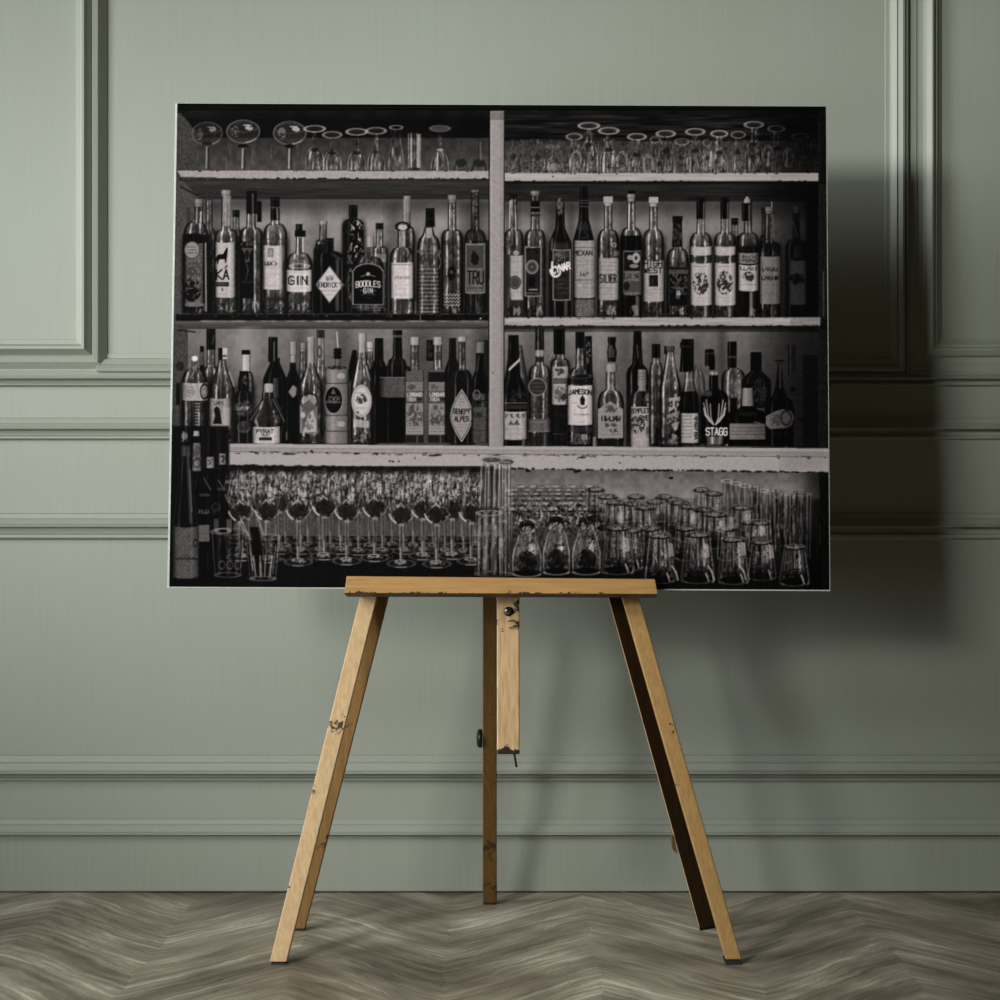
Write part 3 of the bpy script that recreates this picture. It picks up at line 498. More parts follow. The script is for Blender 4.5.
    Lb(632, 10, 250, 294.5, 95); rect(624, 252, 640, 271, 26, .9); ell(636, 258, 4, 5.5, 150, .9); ell(630, 257.5, 3, 2.6, 135, .9); ell(636, 258, 1.4, 2, 40, .9); ell(634, 266, 4.5, 2, 125, .9); scrib(631, 276, 15, 5, 30, .9, a=.7); rect(624, 281, 640, 292, 66, .7); ell(626.5, 286, 3, 4.4, 20, .7); rect(635.5, 296, 639, 316, 120, .6, soft=1.2)
    B(653.3, 10.8, 4.4, 197, 207, 229, 242, 317, 'clear', 'light', 110, 110, ct=146); rect(648.8, 197, 658, 203, 148); Lb(653.5, 10.6, 260, 301, 138); text('HIGH', 653, 263.5, 19, 5.6, 26, .95); text('WEST', 653, 270.4, 19, 5.2, 26, .95); rect(649, 275, 658, 286.5, 34); rect(651, 278, 653.5, 285, 70, .6); fineprint(653, 16, (289.5, 293), 90, .5); rect(646, 303, 660, 316, 34, .6)
    B(677.4, 11.5, 5, 216, 221, 248, 262, 317, 'clear', 'dark', 92, 100); rev(677, [(216, 4.3), (222, 4.6), (224, 4), (247, 5.4)], 'dark', 1, 20, 70); blot(677, 235, 5, 12, 110, .5, .56); Lb(678.5, 10.4, 266, 306, 24, edge=62); rect(669, 269.5, 688, 274, 110, .6); blot(679, 285, 9, 15, 120, .6, .6); scrib(679, 293, 5, 4, 170, .8)
    B(765, 6, 3.6, 208, 214, 235, 246, 317, 'clear', 'dark', 60, 60, ct=40); B(734.5, 7, 3.6, 218, 225, 236, 246, 317, 'clear', 'dark', 80, 60, ct=30)
    for cx in (700.6, 724.6):
        B(cx, 11.2, 4.3, 197.5, 219, 232, 243, 318, 'clear', 'dark', 112, 90); rev(cx, [(197.5, 4.4), (219, 4.3)], 'dark', 1, 22, 85, smooth=.3); line([(cx+3, 203), (cx+3, 232)], 1.1, 140, .6)
        Lb(cx+.4, 11, 246, 254.6, 150, curve=1); rect(cx-9, 257, cx+10.5, 261.6, 52, .7); rect(cx+4, 257, cx+6, 262, 160, .8); Lb(cx+.6, 11.2, 262.5, 304.5, 152, curve=1.2)
        fineprint(cx, 14, (266.5,), 60, .6); blot(cx, 283, 8, 12, 38, .85, .5); fineprint(cx, 16, (298, 301), 100, .4); rect(cx-9, 306, cx+9, 317, 40, .5); rect(cx+3.6, 306, cx+6, 317, 150, .6, soft=1)
    B(747.8, 11.2, 4.2, 201, 204, 232, 243, 318, 'clear', 'dark', 96, 90, liq=246, ltone=30); rev(747, [(196.5, .8), (200, 3.4), (203, 3.6)], 'matte', 1, 150, 60); rev(746, [(203, 4.2), (221, 4.2)], 'dark', 1, 18, 60); line([(749, 205), (749, 232)], 1.3, 160, .6)
    Lb(748.5, 10.8, 252.5, 263, 130); scrib(748.5, 256.5, 15, 3, 50, .6); scrib(748.5, 260.6, 15, 3, 50, .6); Lb(748.5, 10.6, 264, 290, 168, curve=1.6); scrib(748.5, 268.5, 17, 3.6, 50, .7); blot(748, 277, 6, 5.5, 40, .8, .45); fineprint(748, 16, (284.6,), 45, .8); rect(749.5, 292, 752.5, 316, 160, .7, soft=1); rect(740, 291, 749, 316, 22, .6)
    B(769, 11, 4.2, 207, 214, 241, 250, 318, 'clear', 'light', 92, 90, ct=150); line([(771.6, 202), (771.6, 207)], 1.2, 170); line([(767, 215), (766.4, 238)], 1.3, 170, .7); line([(772.6, 215), (773, 238)], 1.2, 170, .7); rect(759, 243, 781, 252, 28, .5, soft=2); Lb(770, 10.8, 256, 303.5, 150); scrib(770, 269.5, 16, 3.8, 60, .8); scrib(770, 278, 17, 3.4, 45, .9); fineprint(770, 13, (285, 293), 100, .4)
    B(796, 11, 3.8, 206, 213.5, 239, 248, 318, 'dark', 'light', 50, 90, ct=120); line([(793, 222), (797, 236)], 1.6, 150, .6); rev(797, [(246, 3), (258, 6)], 'foil', .8, 70, 60); Lb(798, 9.6, 260, 304, 128); blot(797, 279, 8, 6, 30, .8, .42); rect(791, 305, 801, 316, 25, .7)
    line([(808, 276), (813, 288)], 1.4, 200, .9); line([(811, 275), (812.4, 286)], .9, 170, .8); ell(823, 292, 3, 20, 90, .8, ring=1); ell(815, 285, 8, 10, 34, .7)
    rect(806, 200, 819, 316, 14, .75, soft=5)
def paint_row_two():
    B = bottle; Lb = label
    B(211, 9, 4.6, 329, 350, 366, 380, 443, 'clear', 'dark', 92, 100); line([(214, 336), (212, 344)], 1.1, 110, .6); rect(200, 346, 204, 352, 14); rev(202, [(352, 2.2), (370, 3)], 'foil', .9, 70, 50); rect(200, 365, 204, 372, 16)
    B(194.6, 13.6, 3, 356.5, 362, 368, 384, 443, 'clear', 'light', 88, 90, ct=185); ell(193, 362, 5.4, 1, 90, .8); ell(195, 358.5, 2.8, 2.6, 200, .95); line([(197, 364), (191, 378)], 1, 160, .5); rect(176, 383, 180, 405, 15, .8); Lb(195, 13.4, 382.5, 400, 140, n=12, curve=.8); ell(204.6, 391.5, 4, 7, 35, .9, ring=1.4); ell(204.6, 391.5, 2, 3.6, 90, .8, ring=.8); blot(188, 391, 7, 6, 90, .5, .5)
    for k in range(10): rect(195, 403+k*3, 200, 404.4+k*3, 150, .7)
    rect(191, 402, 193, 436, 28, .7)
    B(222, 13, 3.9, 348, 360, 363, 389, 443, 'clear', 'light', 102, 110, kind='slope'); rect(218.4, 348, 222.6, 360, 18); rect(222.6, 348, 227.4, 359, 165); rect(219, 355, 227, 357, 40, .7); line([(229, 372), (234, 386)], 1.4, 170, .6); Lb(220, 10.8, 398, 429, 126, n=9); scrib(219, 403, 10, 3, 60, .7); poly([(214, 409), (217, 406), (220, 409), (221, 416), (222, 424), (213, 424), (215, 416)], 20, .9); rect(223, 408, 230, 428, 165, .4, soft=2)
    B(246, 8, 4.3, 350, 354.5, 371, 385, 443, 'clear', 'dark', 85, 80); rev(246, [(354, 4.2), (371, 4.4)], 'matte', 1, 168, 60); rect(241.6, 350, 250.2, 354.6, 20)
    rev(243.4, [(390, 5)]+shoulder(5, 10, 391, 400)+[(441, 10.4), (443, 10)], 'dark', 1, 32, 90); rev(244, [(371, 4.6), (391, 4.8)], 'dark', 1, 17, 50); blot(245, 381, 2.5, 6, 130, .6, .5); blot(243.5, 408, 9, 8, 110, .6, .52); Lb(243.5, 9.4, 404, 415, 70, a=.4); ell(244, 427, 7, 6, 95, .7); scrib(243.6, 408, 12, 3, 150, .7); blot(244, 426, 7, 5, 35, .6, .5)
    # dark ones behind
    rev(275, [(358, 5)]+shoulder(4.6, 12, 361, 380, 'slope')+[(443, 12)], 'dark', 1, 18, 60); rev(273, [(337, 4.6), (362, 4.8)], 'dark', 1, 16, 110); line([(274, 342), (274, 361)], 1, 150, .7); rev(275.6, [(378, 2.8), (398, 3.2)], 'foil', .8, 60, 90)
    rect(284, 404, 289, 436, 78, .7)
    B(293, 9.5, 3.3, 341.5, 363, 369, 386, 443, 'dark', 'light', 18, 40, kind='slope', ct=135); poly([(288.5, 392), (293, 385), (297, 388), (296, 395), (293, 398)], 118); rect(286, 432, 287.4, 440, 120, .6)
    poly([(264, 392.5), (273.6, 392.5), (275, 400), (285, 420), (280.6, 443), (252.5, 443), (249, 420), (262, 400)], 30)
    rev(267, [(391, 4.6), (399, 5.4), (402, 7), (418, 17), (422, 17.6), (425, 16), (443, 14)], 'clear', 1, 84, 90, smooth=2.5); rev(269, [(383.5, 4), (385, 5.2), (390, 5), (392.5, 4.2)], 'matte', 1, 150, 60); line([(262, 402), (251, 420)], 1.2, 160, .5); line([(273, 399), (284, 421)], 1.1, 150, .5); line([(275, 398), (281, 410)], 1, 130, .5); poly([(265, 402), (272, 402), (275, 424), (258, 424)], 48, .4)
    Lb(266.4, 14.4, 426.5, 443, 160, n=7); text('PYRAT', 265, 431.4, 18, 4, 40, .75); text('RUM', 265.5, 435.2, 7, 2, 90, .6); rect(259, 437.4, 272, 440.4, 45)
    B(303, 4, 3, 343, 352, 363, 375, 443, 'clear', 'light', 110, 80, ct=120)
    B(320.6, 6, 4, 330, 338, 366, 378, 443, 'clear', 'dark', 112, 90, ct=50); rev(320.5, [(338, 3.8), (360, 4)], 'foil', .9, 105, 60); ell(319.6, 352, 1.8, 5, 40, .7, ring=.8)
    B(310.6, 12.8, 4, 337, 342.5, 364, 387, 443.5, 'clear', 'light', 118, 110, kind='slope', ct=140); rev(310.8, [(337, 4.3), (350, 3.4), (363, 3.8)], 'matte', .8, 145, 70); P = [(300, 433), (300, 400), (304, 396), (310, 394.6), (316, 397), (317, 402), (317, 434)]
    poly(P, 150, .7); ell(309, 401, 8.5, 8, 35, .8, ring=1.6); poly([(302, 432), (302, 405), (309, 400), (316, 406), (316, 433)], 88, .9); ell(303, 415, 2.4, 3, 160, .9); poly([(303, 432), (308, 415), (313, 410), (316, 420), (316, 432)], 165, .8); blot(309, 422, 7, 8, 50, .5, .55); rect(300, 436, 322, 442, 45, .6); ell(306, 392, 3, 5, 40, .6)
    rev(337, [(369, 11.6), (372, 12.4), (383, 11.2), (384, 12), (399, 12.4), (415, 11.6), (417, 12.4), (430, 11.8), (432, 12.4), (443.5, 12.2)], 'matte', 1, 118, 70, smooth=2); [rect(325, y, 349, y+1, 50, .75) for y in (383, 415, 430.6)]; rect(327, 366, 347, 369.6, 95); blot(337, 367.6, 10, 2, 30, .7, .45); [ell(341, y, 4, 3, 180, .45) for y in (376, 424)]
    ell(333.6, 400, 9.4, 13.8, 125); ell(333.6, 400, 8.6, 13, 16); scrib(333.6, 398, 12.5, 3.4, 120, .8); scrib(333.6, 401.8, 15, 2.6, 120, .6); poly([(333.4, 388), (336, 394), (331, 394)], 110, .8); fineprint(333.6, 12, (405.6, 408.6), 100, .5)
    line([(336.8, 332), (338, 349)], 1.1, 175, .9); rev(337.6, [(348, 2), (349.6, 4.4), (351, 3.2), (353.5, 4.4), (355, 3), (357.5, 4.4), (359, 2.6)], 'dark', 1, 14, 40, smooth=.6); rev(338, [(359, 2.2), (368, 2.6)], 'clear', .9, 130, 60)
    poly([(352.5, 350), (356.6, 350), (357, 372), (349, 384), (349, 365)], 16)
    B(370, 6, 3.4, 342, 352, 362, 380, 443, 'clear', 'light', 95, 90, ct=160); rect(374, 396, 380, 435, 92, .9); blot(377, 402, 3, 6, 20, .8, .4); scrib(377, 414, 8, 3, 50, .6, ang=1.57)
    rev(379, [(338, 4.2), (360, 4.6), (370, 9), (443, 9)], 'dark', 1, 20, 70); line([(380, 360), (384, 380)], 1, 90, .5)
    B(361.8, 11.6, 4, 333.5, 341.5, 352, 387, 443.5, 'clear', 'light', 124, 120, kind='slope', ct=148); rev(362, [(333.5, 4.4), (341, 4.4), (342, 3.8), (352, 4)], 'matte', .85, 150, 60); line([(357, 372), (354, 386)], 1.4, 180, .6); line([(366, 366), (370, 380)], 1.1, 165, .6)
    ell(361.6, 401, 10.4, 16.6, 90); ell(361.6, 401, 9.8, 16, 168, 1, n=5); ell(361.6, 401, 8.4, 14.4, 110, .7, ring=.7); blot(361.5, 399, 6, 5, 40, .8, .45); fineprint(361.6, 12, (393, 408), 70, .6); poly([(353.5, 419), (369, 421), (369, 428), (353.5, 427)], 175, .65); ell(358, 412.4, 1, 1, 40)
    rev(396, [(366, 6)]+shoulder(6, 15, 358, 368, 'slope')[2:]+[(443, 14.6)], 'dark', 1, 15, 40); rev(397.6, [(330, 4.6), (334, 4.8), (338, 4.3), (359, 5)], 'dark', 1, 15, 95); rect(393, 335, 402.4, 337.4, 105, .7); rev(397, [(356, 5)]+shoulder(5, 10, 358, 367)+[(378, 10)], 'dark', .9, 30, 100); Lb(395, 15.4, 377, 397, 78, u0=-1, u1=1, curve=.5); fineprint(399, 14, (386, 390), 120, .5); rect(379.6, 377, 411, 378, 130, .6)
    rev(430, [(340, 3.4), (361, 3.6)], 'dark', 1, 20, 60); blot(430, 350, 3, 8, 80, .6, .5)
    for cx, hw, lq in ((414.6, 9.4, None), (437.8, 10, 1)):
        rect(cx-hw, 371, cx+hw, 443.5, 92, .9); rect(cx-hw, 371, cx-hw+1.2, 443, 45, .8); rect(cx+hw-1.2, 371, cx+hw, 443, 40, .8); line([(cx-hw, 371), (cx-4, 367), (cx+4, 367), (cx+hw, 371)], 1, 70, .8); rect(cx-hw+1, 372, cx+hw-1, 382, 88 if lq is None else 20, .8, n=8, src=SW)
        rev(cx, [(343, 4.1), (370, 4.2)], 'clear', 1, 120, 120); rev(cx, [(337, 4.8), (344, 4.8), (345, 4.2)], 'matte', 1, 145, 60); rect(cx-2.4, 352, cx+3, 360, 62, .7)
        rect(cx-hw+.8, 382, cx+hw-.8, 391, 112, .9, n=5); blot(cx-3, 387, 4, 3, 60, .6, .45); rect(cx-hw+.8, 391, cx+hw-.8, 402.5, 84, .95, n=5); text('LOMBARD', cx, 394.6, hw*1.65, 3.4, 180, .6); text('1804', cx-3, 399.4, hw*1, 3.4, 165, .6); rect(cx+2, 397.4, cx+hw-2, 401, 45, .8)
        rect(cx-hw+.8, 403, cx+hw-.8, 434+cx*.0, 122, .95, n=14, src=SW); blot(cx, 416, hw*.9, 12, 60, .7, .52); rect(cx-hw+.8, 402.3, cx+hw-.8, 403.2, 50, .7); rect(cx-hw+.8, 426.5, cx+hw-.8, 434.5, 130, .9); fineprint(cx, hw*1.5, (428.5, 431.6), 60, .6); rect(cx-hw+1, 435, cx+hw-1, 443, 30, .8); rect(cx+2, 435, cx+3.4, 443, 110, .6)
    rev(452.6, [(338, 3.6), (358, 3.8), (370, 8), (443, 8)], 'dark', .9, 26, 40)
    B(461.8, 11.2, 3.6, 337, 342, 369, 382, 443.5, 'dark', 'light', 32, 100, ct=145); rev(462, [(337, 4.6), (341.5, 4.4)], 'matte', 1, 150, 60); rev(462, [(342, 3.6), (370, 3.7)], 'clear', .9, 108, 120)
    V = lambda k, c=461.7: [(c+k*11.6*math.cos(t)*abs(math.cos(t))**.15, 415.6+k*26.6*math.sin(t)) for t in [i*math.pi/18 for i in range(36)]]
    def ves(k, tone, a=1, n=0):
        R = []
        for i in range(-12, 13): y = i/12; R.append((461.7+k*11.6*(1-abs(y)**1.6), 415.6+k*26.6*y))
        for i in range(12, -13, -1): y = i/12; R.append((461.7-k*11.6*(1-abs(y)**1.6), 415.6+k*26.6*y))
        poly(R, tone, a, n)
    ves(1, 150); ves(.93, 60); ves(.88, 132, 1, 6); text('GENEPY', 461.7, 411.6, 17, 4.6, 30, .75, arc=-.8); text('ALPES', 461.7, 419, 15, 4.6, 30, .75, arc=-.4); fineprint(461.7, 5, (399, 402, 415), 60, .6); fineprint(461.7, 12, (424.5, 427.5), 90, .6); fineprint(461.7, 6, (431,), 90, .5)
    rev(480, [(341, 4), (368, 4.2), (380, 8), (393, 8.6), (443, 8.6)], 'dark', 1, 20, 60); rev(480, [(341.5, 4.5), (353, 4.6)], 'matte', 1, 108, 50); line([(479, 356), (477, 372)], 1.4, 90, .6); Lb(480, 8.6, 393, 442, 74, u0=-.9, u1=1); ell(476.6, 394.6, 3.4, 4.2, 100, .9, ring=1.2); text("IMM'S", 479.6, 403.5, 14, 6.4, 28, 1.2); blot(478, 415, 5, 3, 35, .6, .45); rect(472, 430, 488, 431, 45, .6)
    rect(484.5, 340, 489, 400, 26, .75, soft=2); rect(486.5, 400, 489, 443, 30, .6)
    # right bay
    rev(516, [(345, 6), (362, 9), (380, 12), (446, 12.4)], 'clear', .7, 80, 60)
    rev(513.4, [(335, 5.2), (355, 5.6), (375, 7), (388, 12.4), (402, 13), (445, 13), (447, 12)], 'dark', 1, 22, 70); poly([(508.4, 368.6), (520, 357.6), (520, 361), (509, 371.4)], 150); blot(516, 396, 9, 7, 110, .35, .5); line([(505, 403), (527, 403)], 1, 130, .7); rect(504, 405, 528, 409, 60, .8); Lb(514.8, 12.6, 411, 439, 142, curve=1); scrib(515, 415.6, 19, 3.6, 50, .7); fineprint(515, 18, (429, 434), 90, .5); poly([(508, 425), (511, 420), (514, 425)], 70, .8); poly([(513, 425), (517, 419), (520, 425)], 70, .8); rect(522, 440, 525, 446, 130, .6)
    B(539.6, 11.6, 4.4, 329, 350, 364, 377, 446.5, 'clear', 'dark', 106, 110, ct=30); rev(539.4, [(329, 4.2), (350, 4.5)], 'foil', 1, 30, 100); rev(539.4, [(350, 4.6), (356, 4.6)], 'foil', 1, 120, 60); rect(535.4, 357, 543.4, 362, 35, .8); ell(537.4, 386.8, 9, 9, 125); ell(537.4, 386.8, 8.2, 8, 58); fineprint(537.4, 12, (383, 387, 391), 130, .5); scrib(539, 398, 12, 3.4, 55, .8, a=.6); fineprint(539, 12, (404, 408, 412, 416), 45, .7)
    Lb(539.6, 12, 418.5, 431.5, 88, u0=-1, u1=1, curve=.6); fineprint(538, 16, (422,), 140, .7); rect(528.5, 430.6, 550.5, 431.8, 120, .6); rect(530, 433, 550, 446, 38, .7); line([(545, 433), (545, 446)], 1.1, 110, .6)
    B(560, 9.8, 4.9, 329, 354.5, 358, 366, 446.5, 'clear', 'dark', 98, 90, ct=16); rev(558.4, [(329, 5), (354, 5.1)], 'dark', 1, 15, 50); line([(562.6, 332), (563, 353)], .9, 70, .6); line([(549, 360), (553, 352)], 1, 150, .5); Lb(560, 8.6, 366, 404, 138); blot(559, 372, 6, 4, 50, .8, .45); rect(553, 378, 567, 384, 62, .7); blot(560, 394, 6, 8, 60, .6, .5); poly([(560, 398), (565, 392), (567, 398), (563, 402)], 40, .7); rect(551, 405, 569, 446, 24, .85); line([(553, 434), (567, 434)], .8, 90, .6); line([(553, 415), (566, 416)], .7, 70, .6)
    rev(588.4, [(336, 3.4), (368, 4), (380, 5)], 'dark', 1, 22, 80); blot(588, 352, 3, 12, 120, .6, .55)
    B(579.8, 13.2, 4.4, 332, 349, 367, 383, 446, 'clear', 'dark', 62, 110); rev(580.2, [(332, 4.2), (348, 4.3)], 'dark', 1, 17, 80); rev(580.2, [(348, 4.2), (368, 4.9)], 'clear', .9, 110, 130); poly([(568, 382), (572, 376), (586, 374), (592, 381), (592, 384), (568, 384)], 24, .7); ell(580, 376, 11, 2.4, 100, .5, ring=.8)
    Lb(580, 13, 385, 424.5, 168, curve=.8, n=4); text('JAMESON', 580, 391.6, 23, 4.6, 24, .85, arc=1.3); poly([(582.4, 395), (585, 399), (584.6, 405), (580.6, 405), (580, 399)], 35); ell(582.5, 405.5, 4.4, 2.8, 40, .8, ring=.9, t0=0, t1=3.14); fineprint(582, 15, (414.6,), 45, .9); fineprint(580, 10, (422,), 80, .5); line([(571, 403), (577, 403)], .5, 110); rect(569, 427, 592, 432, 66, .6); blot(580, 439, 11, 6, 130, .5, .55); rect(570, 445, 590, 446.5, 15, .8)
    rev(637.4, [(331, 4), (345, 4.4), (364, 5.4), (369, 10), (374, 11.2), (446, 11.4)], 'dark', 1, 22, 90); line([(637, 345), (638, 358)], 1.1, 120, .6)
    rev(610.6, [(389, 5)]+shoulder(5.4, 13.6, 390, 406)+[(440, 13.8), (446, 13)], 'clear', 1, 95, 110); rev(611.8, [(337, 4.2), (342, 4), (344, 3.4), (352, 5), (362, 4)], 'dark', 1, 18, 80); blot(611, 352, 4.5, 9, 130, .5, .55); rev(611, [(364, 5), (366, 6), (371, 5.6), (372, 4.6)], 'matte', 1, 135, 60); rev(610.4, [(372, 4.6), (390, 4.8)], 'clear', 1, 135, 120); ell(611, 399, 7, 6, 50, .5)
    poly([(598, 409), (604, 406), (610, 401), (617, 406), (623, 409), (623, 438), (598, 438)], 128, 1, 8); scrib(611, 418.6, 19, 4.4, 28, 1.2); scrib(611, 425, 12, 3, 50, .9); scrib(614, 430.5, 8, 3, 50, .9); blot(610, 409, 7, 4, 60, .7, .5); fineprint(611, 18, (434.5,), 60, .7); rect(599, 439, 623, 446, 22, .8); rect(593, 437, 595.6, 447, 130, .8)
    rev(642.2, [(390, 5)]+shoulder(5.4, 14.2, 390, 406)+[(445, 14.2), (447, 13.4)], 'clear', 1, 92, 110); rev(642, [(369.5, 4.4), (385, 4.6), (386, 3.8), (391, 4.4)], 'matte', 1, 120, 60); [rect(637.4, y, 646.6, y+.7, 60, .5) for y in (373, 376, 379)]; ell(648, 397, 3, 4, 165, .45); poly([(632, 395), (640, 393), (641, 404), (630, 404)], 40, .5)
    Lb(642.6, 12.8, 406, 446, 140, n=7); text('TEMPLETON', 642.5, 410.6, 24, 4.2, 40, .7, arc=.8); text('RYE', 644, 418, 9, 4.4, 55, 1); blot(637, 425, 8, 9, 45, .8, .5); blot(650, 432, 6, 6, 70, .6, .5)
    B(656, 7, 4.2, 344, 358, 362, 376, 446, 'clear', 'dark', 112, 80); rect(655, 428, 664, 446, 18, .85); rect(658, 392, 663, 397, 160, .6); rect(664, 346, 668, 354, 16)
    B(670, 11, 4.4, 346, 352, 358, 388, 445.5, 'clear', 'light', 112, 120, kind='slope', ct=78); line([(668, 356), (664, 385)], 1.2, 170, .6); line([(673, 356), (677, 385)], 1.1, 165, .6); poly([(669, 398), (681, 396.5), (681, 404), (669, 412)], 140); scrib(674.5, 404, 12, 5, 22, 1.3); poly([(667, 415), (681, 410), (681, 418), (667, 424)], 130, .8); scrib(674, 418.6, 14, 3.6, 28, .9, ang=-.28); poly([(671, 424), (680, 421), (676, 432)], 150, .7); blot(677, 433, 3, 3, 25, .9, .4)
    rev(698, [(364, 2), (380, 7), (446, 9)], 'clear', .6, 100, 60)
    B(689.2, 9.4, 4.6, 339, 371, 380, 400, 444, 'clear', 'dark', 120, 90, liq=391.5, ltone=20, kind='slope'); rev(685.4, [(339, 4), (342, 4.2), (343, 5.6), (347.6, 5.6), (349, 4.4), (372, 6)], 'dark', 1, 14, 90, smooth=.5); rect(680, 346, 690.4, 347, 85, .6)
    Lb(689.6, 9.2, 413, 442.6, 146, curve=.4); [mtext(682, 691.5, y, 60, .8) for y in (416, 419.4, 423, 426.4, 430, 433.6, 437)]; scrib(695.8, 428, 24, 3, 45, .8, ang=-1.57)
    rev(733.4, [(368, 5)]+shoulder(5, 12.6, 369, 381)+[(446, 12.6)], 'clear', 1, 98, 90); rev(732, [(341.5, 4.6), (346, 4.8), (368, 4.5)], 'dark', 1, 20, 90); rect(728, 356, 736.6, 358, 90, .6); ell(738, 388, 5, 10, 140, .35); rect(730, 398, 737, 446, 18, .9)
    rev(714.4, [(388, 4.6)]+shoulder(5, 14, 390, 399)+[(444, 14.2)], 'dark', 1, 16, 50); rev(709.6, [(349, 3.6), (351, 4.8), (366, 4.8)], 'dark', 1, 14, 90); line([(706, 354), (714, 353)], 1.2, 80, .7); rect(709, 356, 715, 370, 18); rev(713.6, [(372, 4.6), (375, 4.6)], 'foil', 1, 120, 60); rev(713.6, [(375, 4.6), (389, 4.8)], 'dark', 1, 18, 110); rect(702, 391, 712, 396, 100, .6, soft=1.5)
    for s in (-1, 1):
        for q in ((2.2, 414, 4.5, 408), (4.6, 412.6, 8.5, 404), (6.6, 411, 11, 407)):
            line([(714.6+s*1.2, 424), (714.6+s*(q[0]+1.5), q[1]+4), (714.6+s*(q[2]), q[3]-4)], 1.1, 150, .9)
        line([(714.6+s*1, 424.6), (714.6+s*5, 421), (714.6+s*9.4, 415), (714.6+s*10.6, 408)], 1.5, 165, .9)
    text('STAGG', 716.6, 431.6, 22, 7.2, 185, 1.35); rev(715, [(436.6, 9), (444, 8)], 'foil', 1, 85, 110)
    rev(756, [(352, 5.4), (371, 5.6), (375, 10), (380, 15), (408, 15)], 'dark', 1, 36, 40); rect(750.4, 352.6, 761.4, 370, 22); blot(760, 392, 7, 14, 100, .5, .5); blot(740, 393, 5, 8, 120, .4, .5)
    rev(747.6, [(402, 6), (409, 9), (413, 20), (446, 20)], 'dark', 1, 17, 40); rev(747.6, [(386.5, 5.2), (404, 6), (406, 6)], 'matte', 1, 138, 50); rev(747, [(384, 4.8), (388, 5)], 'dark', 1, 20, 50); rect(729.6, 424.4, 767, 439.4, 118, 1, n=7); fineprint(748.5, 34, (427.6, 431, 434.4), 55, .75); rect(729.6, 423.4, 767, 424.6, 150, .6); line([(754, 422), (760, 423)], 1.2, 170, .6); ell(748, 414, 10, 2, 60, .6)
    rect(785, 375, 803, 446, 90, 1, n=5); rect(785, 375, 803, 376.4, 120, .6); ell(793, 389, 3, 2.2, 24, .8); line([(787, 394), (801, 394)], .7, 40); rect(798, 418, 803, 420, 40, .8); rev(791.6, [(345, 3.8), (350, 4.2), (352, 3.4), (375, 3.6)], 'foil', 1, 70, 90)
    rect(803, 355, 818, 440, 62, .9, n=5)
    rev(779.4, [(360, 5), (362, 4.4), (364, 1.6), (386, 4), (396, 7), (402, 13.5), (412, 15), (446, 14)], 'dark', .95, 24, 80); rect(774, 361.6, 783.4, 363, 130, .7); line([(780, 364), (780, 388)], 1.6, 150, .7); poly([(766, 416), (774, 412), (782, 409), (791, 411), (794, 417), (792, 425), (786, 428), (770, 429), (766, 425)], 150, 1, 12); ell(786, 418, 5, 7, 70, .8, ring=1.6); blot(776, 420, 8, 6, 90, .5, .5); scrib(780, 434, 18, 4.4, 80, .9, a=.6); ell(786, 447.6, 1.4, .8, 190, .8)
def fade_right():
    w = win(165, 98, 836, 596); sl, X, Y = w
    f = 1-.62*ss(725, 812, X)*ss(700, 560, Y*1.0)
    low = ss(462, 475, Y)
    f = f*(1-low)+low*(1-.55*ss(790, 822, X))
    LUM[sl] *= f
